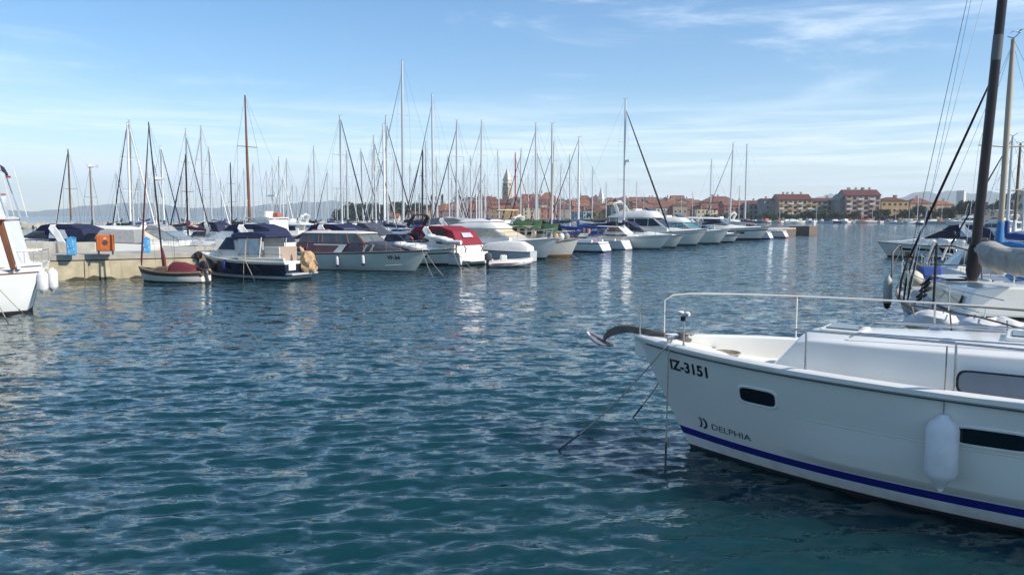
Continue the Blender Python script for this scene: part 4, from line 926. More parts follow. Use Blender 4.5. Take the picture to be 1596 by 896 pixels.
# small white cruiser tucked in behind the classic yacht
b4, h4 = express('white cruiser with black hull band and bundled covers, bow beside the classic yacht', bow_at(697, 414, 8, OUT), OUT, 8, 2.7, gel2, can_black, None, None, None, gel, fl=1.0)
for i, (x, z) in enumerate(((2.4, 1.75), (2.9, 1.72), (1.8, 1.85), (3.3, 1.62))): MB().ball((x, .15 * (-1) ** i, z), (.5, .38, .19), 10).build('bow_bundle', can_white, b4, smooth=60)
MB().tube([(3.2, -.35, 1.55), (4.5, -.25, 1.52)], [.14, .15], 10).build('rolled_fender', fendw, b4, smooth=60)
def red_boat():
    L = 10.4; rz = R(146); c = stern_at(738, 414, L, rz) + Vector((0, .6, 0))
    root, H = express('white cruiser with bright red stern canopy and black windscreen cover', c, rz, L, 3.4, gel, gelg, can_red, can_black, gel, gel, vin=False, fl=.84)
    zd = H.fm; b = 1.7; zt = zd + 1.62
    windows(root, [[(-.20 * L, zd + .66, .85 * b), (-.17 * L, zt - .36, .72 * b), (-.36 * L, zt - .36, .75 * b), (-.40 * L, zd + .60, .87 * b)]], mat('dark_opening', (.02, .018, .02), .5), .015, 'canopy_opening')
    MB().plate([(-.455 * L, -.55, zd + .85), (-.455 * L, .55, zd + .85), (-.434 * L, .48, zt - .48), (-.434 * L, -.48, zt - .48)][::-1], .03).build('canopy_window', vinyl, root)
    for yy in (-.9, .9): MB().tube([(-.49 * L, yy, zd - .25), (-.505 * L, yy, zd + .15), (-.49 * L, yy, zd + .3)], .04, 6).build('stern_fitting', dkgrey, root)
    mb = MB(); n = 16
    MB().tube([(-.10 * L + .30 * math.cos(2 * math.pi * k / n), .93 * b, zd + .55 + .30 * math.sin(2 * math.pi * k / n)) for k in range(n + 1)], .06, 7).build('lifebuoy', mat('buoy_red', (.50, .09, .08), .5), root, smooth=60)
    MB().tube([(-.20 * L, .89 * b, zd + .45), (-.20 * L, .89 * b, zd + .82), (-.37 * L, .89 * b, zd + .75), (-.37 * L, .89 * b, zd + .42)], .016, 5).build('cockpit_rail', steel, root)
    arch(root, -.02 * L, zd + 1.55, -.06 * L, zd + 2.3, .5 * b, .45 * b, .25, .1, rubber, 'radar_bar')
    MB().lathe([(.02, 0), (.2, .02), (.2, .15), (.02, .2)], (.0, 0, zd + 1.95), 10).build('radar_dome', gel, root, smooth=40)
    return root
red_boat()
def rib():
    c = on_z(793, 417) + Vector((0, .75, 0)); root = thing('inflatable_dinghy', 'small white inflatable dinghy with red stripe afloat beside the red canopy boat', 'dinghy', c, R(8))
    P = [(-1.35, -.62, .22), (-.3, -.66, .24), (.7, -.60, .28), (1.25, -.32, .38), (1.42, 0, .42), (1.25, .32, .38), (.7, .60, .28), (-.3, .66, .24), (-1.35, .62, .22)]
    MB().tube(P, [.12, .2, .2, .19, .18, .19, .2, .2, .12], 10).build('tube', mat('hypalon', (.62, .61, .58), .5, var=.1), root, smooth=60)
    for sg in (1, -1): MB().tube([(-1.2, sg * .83, .24), (.0, sg * .86, .26), (.9, sg * .72, .32)], .03, 5).build('rubbing_strip', redp, root)
    MB().box((-.1, 0, .14), (2.3, 1.0, .1)).build('floor', gelg, root); MB().box((-1.1, 0, .3), (.06, .9, .4)).build('transom', gel, root)
    MB().box((-.35, 0, .5), (.4, .5, .5)).build('console', gel, root, bevel=.06)
    outboard(root, -1.35, 0, .45, dkgrey)
rib()
wf_, _h5 = flybridge('white flybridge yacht with beige curtained windows, bow to the water', bow_at(852, 404, 10.8, OUT), OUT, 10.8, 3.6, gel, None, glassd, None, hi=.74, wins=curtain, mast=False)
MB().trunk([(-.02, 2.78, 2.86, 1.0, .8), (-.6, 2.78, 2.98, 1.15, .8), (-2.6, 2.72, 2.94, 1.2, .8), (-3.1, 2.7, 2.8, 1.1, .8)]).build('flybridge_cover', can_white, wf_, bevel=.05, smooth=40)
def covered_boat(label, px, py, L, rz, cover, hullm=None):
    c = stern_at(px, py, L, rz) + Vector((0, .5, 0)); root = thing('covered_launch', label, 'motorboat', c, rz)
    H = Hull(L, L * .36, .95, .8, .75, .5, .9, .42, 2.4, .85, .35)
    hull_parts(root, H, [(.06, 1), (1, 0)], [hullm or gelg, antif], gel, .05, dkgrey, 16)
    b = L * .18
    MB().trunk([(.40 * L, .9, .98, .2 * b, .1 * b), (.2 * L, .8, 1.25, .75 * b, .4 * b), (-.1 * L, .78, 1.42, .92 * b, .5 * b), (-.34 * L, .75, 1.38, .92 * b, .6 * b), (-.46 * L, .74, 1.05, .9 * b, .7 * b)], camber=.05).build('boat_cover', cover, root, bevel=.06, smooth=40)
    return root
covered_boat('little grey launch under a pale canvas cover beside the flybridge yacht', 832, 409, 4.8, R(160), can_white)
def green_boat():
    L = 8.6; rz = R(-22); c = bow_at(886, 401, L, rz); root = thing('wheelhouse_boat', 'cream wheelhouse boat draped with green tarpaulins', 'motorboat', c, rz)
    H = Hull(L, 2.9, 1.5, 1.0, 1.0, .7, .75, .42, 2.2, .85, .4)
    hull_parts(root, H, [(.16, 1), (1, 0)], [gel2, teak], gel, .1, woodb, 20, .04)
    zd = 1.1
    MB().side([(1.1, zd, .95), (.95, zd + 1.35, .9), (-1.1, zd + 1.35, .9), (-1.1, zd, .95)]).build('wheelhouse', mat('cream_paint', (.55, .47, .32), .6, var=.12), root, bevel=.03)
    for x0 in (.75, .15, -.5): windows(root, [[(x0, zd + .55, .945), (x0, zd + 1.12, .925), (x0 - .42, zd + 1.12, .925), (x0 - .42, zd + .55, .945)]], glassd, .02, frame=gel)
    for y0 in (-.7, -.1, .45): MB().plate([(1.08, y0, zd + .6), (1.08, y0 + .35, zd + .6), (1.04, y0 + .35, zd + 1.12), (1.04, y0, zd + 1.12)], .02).build('window', glassd, root)
    rnd = random.Random(8)
    for x, z, sx, sz in ((-.2, zd + 1.52, 1.9, .22), (.9, zd + 1.50, .9, .26), (2.0, zd + 1.25, 1.4, .24), (-1.8, zd + 1.2, 1.0, .24)):
        rings = []
        for i in range(9):
            f = i / 8; w = 1.15 * (math.sin(math.pi * (f * .9 + .05)) ** .3)
            rings.append([(x - sx / 2 + sx * f, w * (k - 4) / 4, z + sz * (1 - abs(k - 4) / 4) - .35 * (abs(k - 4) / 4) ** 2 + rnd.uniform(-.06, .06)) for k in range(9)])
        MB().loft(rings, closed=False, cap=False).build('tarpaulin', can_green, root, smooth=50)
    MB().tube([(2.0, 0, zd), (2.1, 0, zd + 6.2)], [.07, .04], 7).build('mast', spart, root, smooth=60)
    bow_rail(root, H, .6, .6, 4, .018, woodb)
    for k in range(5): MB().ball((1.6 + .4 * k, -.5 + .2 * k, zd + .5), (.28, .25, .3), 8).build('deck_bundle', (can_white, can_grey, tarp)[k % 3], root, smooth=60)
green_boat()
a_, M_, H_ = sailboat('white sailing yacht with blue sail cover, transom to the water, beside green tarpaulin boat', stern_at(940, 393, 9.4, INN), INN, 9.4, 11.6, gel, bluest, alu, can_blue, None, hood=can_blue)
a_, M_, H_ = sailboat('white sloop with sloping sunlit transom and royal blue boom cover on the pier', stern_at(974, 389, 9.0, INN), INN, 9.0, 10.9, gel, gelg, aluw, can_blue, can_navy, hood=can_blue)
def pilot_sail():
    L = 11.5; m = Vector(((972 - CX) / F_PX * 79.5, 79.5, 0)); c = m - fw(OUT) * (.06 * L)
    root, M, H = sailboat('tall-masted white pilothouse sailing yacht with dark furled genoa, bow out', c, OUT, L, 14.6, gel, gelg, alu, can_navy, can_black, furl=.07)
    zd = H.fm
    MB().side([(.12 * L, zd + .3, 1.0), (.04 * L, zd + 1.05, .85), (-.16 * L, zd + 1.1, .9), (-.2 * L, zd + .1, 1.1)]).build('pilothouse', gel, root, bevel=.05)
    windows(root, [[(.09 * L, zd + .5, 1.0), (.04 * L, zd + .95, .9), (-.06 * L, zd + .95, .93), (-.06 * L, zd + .5, 1.02)], [(-.08 * L, zd + .5, 1.02), (-.08 * L, zd + .95, .93), (-.15 * L, zd + .95, .95), (-.16 * L, zd + .5, 1.05)]], mat('amber_glass', (.16, .09, .05), .1), .015)
    q = M(8.5); MB().lathe([(.02, 0), (.24, .02), (.24, .2), (.02, .26)], q + Vector((.3, 0, 0)), 10).build('radar_dome', gel, root, smooth=40)
    for i in range(3): MB().tube([(-.3 * L + .5 * i, -1.5, zd + .4), (-.3 * L + .5 * i, -1.5, zd + 1.1)], .16, 8).build('deck_bag', (redp, can_grey, mat('skin_tone_bag', (.5, .25, .18), .7))[i], root, smooth=60)
pilot_sail()
express('white cruiser whose flared bow pokes out beside the pilothouse yacht', bow_at(1052, 386, 9.5, OUT), OUT, 9.5, 3.1, gel2, None, can_navy, glassd, gel, gel)
flybridge('big white sportfisher with tall raked flybridge behind the pilothouse yacht', bow_at(1086, 383, 12.5, OUT), OUT, 12.5, 4.0, gel, gelg, glassd, None, hi=1.12)
flybridge('white flybridge cruiser with teal covers next to the sportfisher', bow_at(1122, 380, 11.5, OUT), OUT, 11.5, 3.8, gel, None, mat('teal_cover', (.03, .22, .27), .6), None, hi=.85, mast=False)
express('small white cruiser with navy hull windows between two flybridge cruisers', bow_at(1143, 378, 8.0, OUT), OUT, 8.0, 2.8, gel, can_navy, None, glassd, None, gel)
express('sleek white sports cruiser with black glass and hardtop near the pier head', bow_at(1184, 374, 13.5, OUT), OUT, 13.5, 4.0, gel, can_navy, None, glassd, None, gel, hard=gel, top=1.15)
sailboat('white sailing yacht with red-trimmed transom, last berth before the pier head', stern_at(1222, 370.5, 10.5, INN), INN, 10.5, 14.0, gel, redp, alu, can_navy, None)
sailboat('silver-masted sailing yacht, second berth before the pier head', stern_at(1198, 372.5, 10.0, INN), INN, 10.0, 13.6, gel, bluest, alu, can_grey, can_navy, rake=.02)

def bow_line(label, root, H, sg, px, py):
    bpy.context.view_layer.update(); a = root.matrix_world @ Vector((H.L * .46, sg * .12, H.fb)); rope(label, sagged(a, on_z(px, py, -.03), .12), .016)
bow_line('thin mooring line dropping right from the classic motor yacht bow', VB, VH, 1, 694, 433)
bow_line('second thin mooring line close under the classic motor yacht bow', VB, VH, -1, 676, 434)
bow_line('thin mooring line off the bow of the cruiser with black hull band', b4, h4, 1, 742, 424)
bow_line('thin line straight down from the black banded cruiser bow', b4, h4, -1, 722, 425)
bow_line('thin mooring line off the bow of the flybridge yacht with beige curtains', wf_, _h5, 1, 905, 408)
# ------------------------------------------------------------------ quay furniture
def on_quay(px, py): p = on_z(px, py, QZ); return p
def pedestal(label, px, py, w, h, m):
    p = on_quay(px, py); o = thing('service_pedestal', label, 'pedestal', p, R(114), 'blue service pedestals on the quay')
    MB().trunk([(-w / 2, 0, h * .86, w / 2, w / 2), (w / 2, 0, h * .86, w / 2, w / 2)], camber=0).build('pedestal_body', m, o, bevel=.05)
    mb = MB(); rings = []
    for i in range(7):
        a = math.pi * i / 6; rings.append([(-w / 2 * 1.04, math.cos(a) * w * .52, h * .86 + math.sin(a) * h * .13), (w / 2 * 1.04, math.cos(a) * w * .52, h * .86 + math.sin(a) * h * .13)])
    mb.loft(rings, closed=False, cap=False); mb.plate([(-w / 2 * 1.04, -w * .52, h * .86), (-w / 2 * 1.04, w * .52, h * .86), (-w / 2 * 1.04, 0, h * .99)], .01); mb.build('domed_cap', m, o, smooth=50)
    MB().box((-w / 2 - .01, 0, h * .5), (.03, w * .4, .22)).build('socket_panel', cyanp, o, bevel=.01)
    for k in range(5): MB().box((-w / 2 - .006, random.Random(k).uniform(-.15, .15), h * (.2 + .13 * k)), (.012, .05, .1)).build('paint_chip', gelg, o)
pedestal('light blue domed service pedestal with chipped paint near the orange box', 112, 398, .42, .95, cyanp)
pedestal('plain light blue service pedestal behind the small wooden boat', 229, 394, .36, .88, cyanp)
def orange_box():
    p = on_quay(165, 397); o = thing('life_ring_box', 'orange fire cabinet on short legs at the quay edge', 'cabinet', p, R(24))
    MB().box((0, 0, .60), (.82, .5, .82)).build('cabinet_body', orangep, o, bevel=.03)
    MB().box((0, -.26, .60), (.74, .02, .74)).build('cabinet_door', orangep, o, bevel=.008)
    MB().lathe([(.01, -.01), (.13, -.01), (.13, .012), (.09, .012), (.09, .004), (.01, .004)], (0, -.275, .62), 16, axis='y').build('door_emblem', dkgrey, o)
    MB().plate([(-.08, -.272, .80), (.08, -.272, .80), (0, -.272, .90)], .006).build('warning_triangle', can_cream, o)
    for x in (-.32, .32):
        for y in (-.18, .18): MB().box((x, y, .1), (.07, .07, .2)).build('leg', dkgrey, o)
orange_box()
# ------------------------------------------------------------------ motor boats beyond the quay and pier
def mpos(px, D): return Vector(((px - CX) / F_PX * D, D, 0))
express('navy-hulled cruiser with navy bimini beyond the left end of the quay', mpos(62, 52), R(170), 9.5, 3.1, navyhull, redp, can_navy, glassd, gel, gel, vin=True, fl=1.05)
t_, h_ = express('white cabin cruiser with a long dark side window behind the blue pedestal', mpos(140, 50), R(188), 8.5, 2.9, gel, None, None, glassd, None, gel, fl=1.1)
MB().side([(-.5, 1.6, 1.1), (-1.0, 2.35, 1.0), (-3.0, 2.35, 1.0), (-3.1, 1.5, 1.1)]).build('ribbed_canopy', can_grey, t_, bevel=.05)
t_, h_ = express('ivory hardtop cruiser with beige curtains behind the orange cabinet', mpos(214, 53.5), R(-14), 9.5, 3.2, gel2, can_navy, None, curtain, None, gel2, hard=gel, top=1.05)
express('white cruiser with pale grey glass beside the ivory hardtop boat', mpos(276, 56), R(-10), 9.0, 3.1, gel, None, can_grey, glassc, gel, gel)
express('white sports cruiser with sloping arch and navy bimini behind the navy cabin boat', mpos(352, 55), R(165), 9.8, 3.2, gel, None, can_navy, vinyl, gel, gel, vin=True)
def motorsailer():
    c = mpos(411, 66); root = thing('motor_sailer', 'white wheelhouse motor sailer with tall varnished wooden mast', 'sailboat', c, INN)
    H = Hull(10, 3.3, 1.8, 1.4, 1.4, .8, .75, .42, 2.2, .85, .4); hull_parts(root, H, [(.06, 1), (1, 0)], [gel, antired], nonskid, .1, woodb, 18)
    MB().side([(.9, 1.4, 1.0), (.6, 2.9, .9), (-1.9, 2.9, .95), (-2.0, 1.4, 1.05)]).build('wheelhouse', gel, root, bevel=.05)
    for x0 in (.55, -.2, -.95): windows(root, [[(x0, 2.05, .99), (x0, 2.65, .95), (x0 - .55, 2.65, .96), (x0 - .55, 2.05, 1.0)]], glassd, .02, frame=wood)
    MB().box((-.5, 0, 3.05), (2.9, 2.1, .1)).build('wheelhouse_roof', gel2, root, bevel=.03)
    top = CAMH + (HZ - 150) * 66 / F_PX
    MB().tube([(1.6, 0, 1.4), (1.7, 0, top * .6), (1.75, 0, top)], [.13, .11, .06], 8).build('mast', wood, root, smooth=60)
    MB().tube([(1.65, -1.0, top * .68), (1.65, 1.0, top * .68)], .03, 5).build('spreader', wood, root)
    for sg in (1, -1): MB().tube([(1.3, sg * 1.5, 1.4), (1.65, sg * 1.0, top * .68), (1.75, 0, top)], .009, 4).build('shroud', dkgrey, root)
    MB().tube([(4.9, 0, 1.9), (1.75, 0, top)], .009, 4).build('forestay', dkgrey, root); MB().tube([(-4.9, 0, 1.5), (1.75, 0, top)], .009, 4).build('backstay', dkgrey, root)
    MB().box((-.6, .2, 3.35), (.9, .9, .5)).build('life_raft', gel, root, bevel=.08)
    MB().box((-1.2, -.4, 3.3), (.8, .5, .35)).build('red_bag', mat('faded_red', (.42, .10, .09), .7), root, bevel=.08)
    MB().tube([(-1.7, .5, 2.9), (-1.7, .5, 4.8)], .03, 5).build('radar_post', gel, root); MB().box((-1.7, .5, 4.85), (.9, .12, .1)).build('radar_bar', gel, root)
    bow_rail(root, H, .5, .6, 5, .018)
motorsailer()
express('cruiser under a navy full canopy between navy cabin boat and classic yacht', mpos(486, 57), R(150), 9.6, 3.2, gel, None, can_navy, can_navy, gel, gel, vin=True)
express('cruiser with slate blue cover behind the classic yacht wheelhouse', mpos(594, 66), OUT, 9.5, 3.2, gel, None, can_dgrey, can_dgrey, gel, gel, vin=False)
express('motor yacht with long grey roof behind the black windscreen cover', mpos(668, 78), R(150), 12, 3.6, gelg, None, can_grey, can_grey, gel, gelg, vin=False, top=1.1)
flybridge('white flybridge boat with cream awning beyond the flybridge yacht', mpos(772, 92), INN, 9.5, 3.3, gel, None, glassd, can_cream, hi=.7)
flybridge('white flybridge cruiser with crimson bimini behind the teal covered cruiser', mpos(1104, 121), INN, 11, 3.6, gel, None, glassd, can_red, hi=.8)
flybridge('distant white flybridge cruiser behind the motor sailer', mpos(438, 96), R(170), 9.5, 3.3, gel, None, glassd, None, hi=.75)
express('distant white cruiser with green canopy left of the first mast pair', mpos(165, 84), R(175), 8, 2.8, gel, None, can_dgreen, glassd, gel, gel)
express('distant white cruiser with royal blue canopy below the thin white mast', mpos(252, 90), R(20), 8, 2.8, gel, redp, can_blue, glassd, gel, gel)
express('distant white cruiser below the pair of masts beside the sports cruiser arch', mpos(318, 96), R(150), 8.5, 2.9, gel, None, can_navy, glassd, gel, gel)
express('white cruiser with navy canopy beyond the crimson bimini boat', mpos(1135, 135), INN, 9, 3, gel, None, can_navy, glassd, gel, gel)
# ------------------------------------------------------------------ the forest of masts
P0 = Vector((-20.0, 50.5)); PN = Vector((-.785, .62))
COV = {'n': can_navy, 'b': can_blue, 'w': can_white, 'g': can_grey, 'r': can_maroon, 'd': can_dgreen, 'k': can_black, '-': None}
COVN = {'n': 'navy sail cover', 'b': 'blue sail cover', 'w': 'white sail cover', 'g': 'grey sail cover', 'r': 'maroon sail cover', 'd': 'green sail cover', 'k': 'black sail cover', '-': 'bare boom'}
STN = {'n': 'navy furled headsail', 'w': 'white furled headsail', 'k': 'dark furled headsail', 'r': 'red furled headsail', '-': 'no headsail'}
MM = {'a': (alu, 'silver'), 'w': (aluw, 'white'), 't': (woodb, 'brown'), 'k': (woodd, 'dark'), 'r': (redp, 'red')}
STAY = {'n': can_navy, 'w': aluw, 'k': can_black, 'r': redp, '-': None}
# photo column, row of the masthead, mast height wanted, bow right or left, cover, headsail, mast
MASTS = [(113, 235, 10, 'L', 'g', 'k', 't'), (146, 262, 9, 'R', 'd', '-', 't'), (205, 195, 12, 'L', 'n', 'n', 'w'), (210, 191, 13, 'R', 'g', 'w', 'a'), (258, 230, 11, 'R', 'b', 'n', 'w'),
 (294, 243, 9.5, 'L', 'r', 'n', 'k'), (296, 204, 13, 'R', 'n', 'k', 'a'), (320, 200, 13, 'L', 'w', 'w', 'a'), (332, 232, 12, 'R', 'n', 'w', 'a'), (352, 290, 10, 'R', 'b', '-', 'a'), (363, 255, 12, 'L', 'k', '-', 'k'), (370, 300, 10, 'R', 'n', '-', 'a'),
 (384, 265, 12, 'R', 'g', '-', 'a'), (397, 257, 12, 'L', 'n', '-', 'a'), (419, 267, 12, 'R', 'w', '-', 'a'), (438, 247, 12, 'R', 'n', 'w', 'a'), (450, 249, 12.5, 'L', 'b', '-', 'a'), (443, 278, 11, 'L', 'g', '-', 'w'), (465, 292, 10.5, 'R', 'n', '-', 'a'), (474, 300, 10, 'L', 'w', '-', 'a'),
 (482, 277, 11.5, 'L', 'n', 'k', 'a'), (484, 260, 12, 'R', 'n', '-', 'a'), (493, 230, 13.5, 'R', 'k', '-', 'a'), (512, 267, 11, 'L', 'b', 'n', 'a'), (503, 300, 10, 'R', 'g', '-', 'a'), (524, 306, 9.5, 'R', 'n', '-', 'a'),
 (534, 184, 12.5, 'R', 'w', 'n', 'a'), (543, 238, 12, 'L', 'n', '-', 'a'), (556, 290, 10.5, 'R', 'g', '-', 'a'), (567, 234, 12, 'R', 'k', 'n', 'a'), (581, 236, 12.5, 'L', 'n', '-', 'a'), (587, 214, 13, 'R', 'w', 'k', 'a'), (592, 262, 11, 'L', 'b', 'w', 'w'), (600, 197, 13, 'L', 'n', 'w', 'w'), (605, 184, 13.5, 'R', 'g', 'n', 'a'), (615, 252, 11.5, 'L', 'w', '-', 'a'),
 (629, 101, 17, 'L', 'n', 'w', 'a'), (640, 257, 11.5, 'R', 'k', '-', 'a'), (648, 280, 10.5, 'L', 'n', '-', 'a'), (659, 236, 11.5, 'L', 'k', 'k', 'k'), (666, 224, 13, 'R', 'n', '-', 'a'), (676, 151, 15, 'L', 'g', 'n', 'a'), (683, 246, 12, 'R', 'b', '-', 'a'), (701, 244, 12, 'R', 'n', 'k', 'a'), (712, 191, 14, 'L', 'w', 'n', 'a'), (722, 268, 11, 'L', 'g', '-', 'a'), (734, 245, 12, 'R', 'n', '-', 'a'), (750, 191, 14, 'L', 'n', 'w', 'a'),
 (778, 236, 13, 'R', 'r', '-', 'a'), (803, 240, 13, 'R', 'r', 'r', 'r'), (811, 234, 13.5, 'L', 'n', 'n', 'a'), (835, 195, 15, 'L', 'n', 'k', 'a'), (838, 231, 13.5, 'R', 'g', 'n', 'a'), (861, 223, 14, 'L', 'b', 'k', 'a'), (888, 244, 13, 'R', 'd', '-', 'a'), (900, 268, 12, 'L', 'n', '-', 'w'), (922, 262, 12.5, 'L', 'k', '-', 'a'), (944, 286, 11.5, 'R', 'n', '-', 'a'), (991, 284, 12.5, 'R', 'n', '-', 'a'),
 (1002, 302, 11.5, 'L', 'b', '-', 'a'), (1061, 306, 11.5, 'L', 'n', '-', 'a'), (1078, 300, 12, 'R', 'g', '-', 'a'), (1106, 250, 14.5, 'L', 'n', '-', 'a'), (1150, 290, 12.5, 'R', 'w', '-', 'a')]
_r = random.Random(77)
for _k in range(52):
    _x = round(_r.uniform(180, 900), 1)
    if 768 < _x < 814: _x -= 60
    MASTS.append((_x, round(_r.uniform(252, 306)), _r.uniform(10.5, 13), _r.choice('LR'), _r.choice('nbwgk-'), _r.choice('---nwk'), 'a' if _r.random() < .75 else 'w'))
MASTS.sort(); placed = []; seen = {}
for i, (px, yt, Hm, dr, cv, stc, mm) in enumerate(MASTS):
    a = (px - CX) / F_PX; D = (Hm - CAMH) * F_PX / (HZ - yt); rz = OUT if dr == 'R' else INN
    rz += R(random.Random(i).uniform(-6, 6))
    for _ in range(60):
        Hh = CAMH + (HZ - yt) * D / F_PX; L = min(max(Hh / 1.42, 7.0), 13.0)
        p = Vector((a * D, D)); c = p - Vector((math.cos(rz), math.sin(rz))) * .06 * L
        s = (c - P0).dot(PN); ok = s > 4.4 + L / 2 * .97 and not (abs(a * D + 22) < 8 and D < 47)
        for q, lq in placed:
            d = c - q; f_ = Vector((math.cos(OUT), math.sin(OUT)))
            if abs(d.dot(f_)) < (L + lq) / 2 + .4 and abs(d.x * f_.y - d.y * f_.x) < .155 * (L + lq) + .25: ok = False
        if ok: break
        D *= 1.02
    placed.append((c, L)); m_, mn = MM[mm]
    side = 'bow to the right' if dr == 'R' else 'bow to the left'
    lab = f"{mn}-masted sailing yacht with {COVN[cv]}, {ordinal(i + 1)} marina mast from left"
    sailboat(lab, (c.x, c.y, 0), rz, L, Hh, (gel, gel2, gel, navyhull, gel, gelg)[i % 6], (bluest, redp, gelg, can_navy)[i % 4], m_, COV[cv], STAY[stc], far=D > 75, hood=(can_navy, None, can_blue, can_grey, None)[i % 5] if cv != '-' else None, furl=.05 if stc != '-' else .03, rake=random.Random(i + 50).uniform(-.005, .02))
# wind generator on a post left of the wooden boat and two small flags of white on poles
def windgen(label, px, py, D):
    p = at_depth(px, py, D); o = thing('wind_generator', label, 'wind generator', (p.x, p.y, 1.0))
    MB().tube([(0, 0, 0), (0, 0, p.z - 1)], .035, 6).build('pole', gelg, o)
    MB().tube([(-.2, 0, p.z - 1), (.25, 0, p.z - 1)], [.09, .05], 8).build('nacelle', gel, o, smooth=60)
    MB().plate([(.25, 0, p.z - 1), (.6, 0, p.z - 1.12), (.6, 0, p.z - .8)], .02).build('tail_fin', gel, o)
    for k in range(3): an = R(30 + 120 * k); MB().tube([(-.22, 0, p.z - 1), (-.22, .5 * math.cos(an), p.z - 1 + .5 * math.sin(an))], [.05, .02], 4).build('blade', gel, o)
windgen('white wind generator on a pole above the ivory hardtop boat', 246, 280, 62)
windgen('white wind generator on a brown pole between the quay pedestals', 142, 260, 66)
# ------------------------------------------------------------------ trawler yacht at the left edge
def trawler():
    L = 11.0; rz = R(203); st = Vector((-15.95, 27.2, 0)); c = st + fw(rz) * (L / 2)
    root = thing('trawler_yacht', 'white trawler yacht with red trim and teak cabin end at the left edge', 'motorboat', c, rz)
    H = Hull(L, 3.7, 2.1, 1.62, 1.66, .8, .45, .45, 2.3, .80, .4, .55, .7)
    hw = mat('trawler_white', (.78, .79, .77), .25, var=.05, scale=1.5)
    hull_parts(root, H, [(.05, 1), (.80, 0), (.83, 2), (1, 0)], [hw, antif, mat('red_brown_trim', (.16, .05, .035), .5)], nonskid, .30, hw, 26, .045)
    zd = 1.45
    MB().side([(2.4, zd, 1.35), (1.9, zd + 1.62, 1.2), (-4.35, zd + 1.62, 1.20), (-4.70, zd, 1.22)]).build('deckhouse', hw, root, bevel=.04)
    for xa, xb in ((1.3, .3), (.1, -1.2), (-1.4, -2.7), (-2.9, -4.15)):
        windows(root, [[(xa, zd + .62, 1.365), (xa, zd + 1.42, 1.315), (xb, zd + 1.42, 1.33), (xb - .08, zd + .62, 1.37)]], mat('navy_window', (.012, .016, .035), .12), .02)
    MB().box((-4.72, 0, zd + .80), (.10, 2.3, 1.60), ry=.2).build('aft_bulkhead', hw, root, bevel=.02)
    for sg in (1, -1): MB().box((-4.58, sg * 1.20, zd + .8), (.16, .06, 1.60), ry=.2).build('corner_post', wood, root, bevel=.02)
    MB().trunk([(2.3, zd + 1.62, zd + 1.70, 1.30, 1.28), (-4.6, zd + 1.62, zd + 1.70, 1.34, 1.32)], camber=.03).build('deckhouse_roof', hw, root, bevel=.03)
    MB().tube([(2.3, 1.42, zd + 1.63), (-4.6, 1.36, zd + 1.63)], .03, 5).build('red_trim', redp, root)
    MB().tube([(2.3, -1.42, zd + 1.63), (-4.6, -1.36, zd + 1.63)], .03, 5).build('red_trim', redp, root)
    MB().trunk([(1.6, zd + 1.7, zd + 2.45, 1.2, 1.05), (.4, zd + 1.7, zd + 2.62, 1.3, 1.15), (-3.9, zd + 1.7, zd + 2.50, 1.28, 1.18), (-4.3, zd + 1.7, zd + 2.42, 1.26, 1.15)], camber=0).build('flybridge_coaming', hw, root, bevel=.05, smooth=30)
    for sg in (1, -1): MB().tube([(.4, sg * 1.16, zd + 2.62), (-4.25, sg * 1.18, zd + 2.50)], .025, 5).build('red_trim', redp, root)
    MB().side([(-2.4, zd + 2.48, 1.1), (-2.4, zd + 2.74, 1.0), (-3.9, zd + 2.72, 1.05), (-4.2, zd + 2.45, 1.1)]).build('flybridge_screen', mat('grey_acrylic', (.20, .22, .24), .15), root, bevel=.03)
    bt = zd + 3.55
    rings = []
    for i, (x, z) in enumerate(((-4.35, bt - .34), (-4.25, bt - .12), (-3.9, bt), (-2.6, bt + .12), (-.4, bt + .14), (.6, bt))):
        rings.append([(x, -1.25, z - .14), (x, -1.2, z), (x, 0, z + .08), (x, 1.2, z), (x, 1.25, z - .14), (x, 1.15, z - .05), (x, 0, z + .03), (x, -1.15, z - .05)])
    MB().loft(rings).build('bimini', can_navy, root, smooth=40)
    for sg in (1, -1):
        MB().tube([(-4.65, sg * 1.25, zd + 1.7), (-4.25, sg * 1.2, bt - .25)], .03, 6).build('bimini_frame', steel, root)
        MB().tube([(-4.85, sg * 1.25, zd + 1.7), (-4.5, sg * 1.25, bt - .1)], .010, 6).build('bimini_frame', gel, root)
        MB().tube([(-1.0, sg * 1.2, zd + 2.4), (.8, sg * 1.2, bt + .0)], .02, 6).build('bimini_frame', steel, root)
    MB().tube([(-4.3, 1.25, bt - .3), (-4.32, 1.25, bt + .9)], .012, 5).build('aerial', gel, root)
    MB().lathe([(.01, 0), (.1, .02), (.13, .1), (.11, .2), (.01, .22)], (-4.3, 1.25, zd + 2.75), 12).build('searchlight', galv, root, smooth=50)
    MB().box((-4.75, 1.3, bt - .55), (.14, .05, .06)).build('red_lamp', redp, root)
    # stern rail of close-set curved bars
    for sg in (1, -1):
        e = H.edge(0.0, .22, 10, sg, .08, .42); MB().tube(e, .018, 6).build('stern_rail', steel, root, smooth=60)
        for i, p in enumerate(e): MB().tube([p - Vector((0, 0, .44)), p - Vector((0, 0, .1)), p], .010, 5).build('rail_bar', steel, root)
    a = H.edge(0, 0, 1, 1, .08, .42)[0]; MB().tube([a, (a.x - .1, 0, a.z), (a.x, -a.y, a.z)], .018, 6).build('stern_rail', steel, root)
    e = H.edge(.22, .8, 8, 1, .08, .5); MB().tube(e, .018, 6).build('hand_rail', steel, root)
    MB().lathe([(.04, -.01), (.09, -.01), (.09, .03), (.04, .03)], (-3.9, H.y_at(-3.9, 1.5) + .0, 1.5), 14, axis='y').build('hawse_hole', dkgrey, root)
    small_text(root, 'IZ-27', -4.52, 1.42, 0, .17, inkb, 1, H)
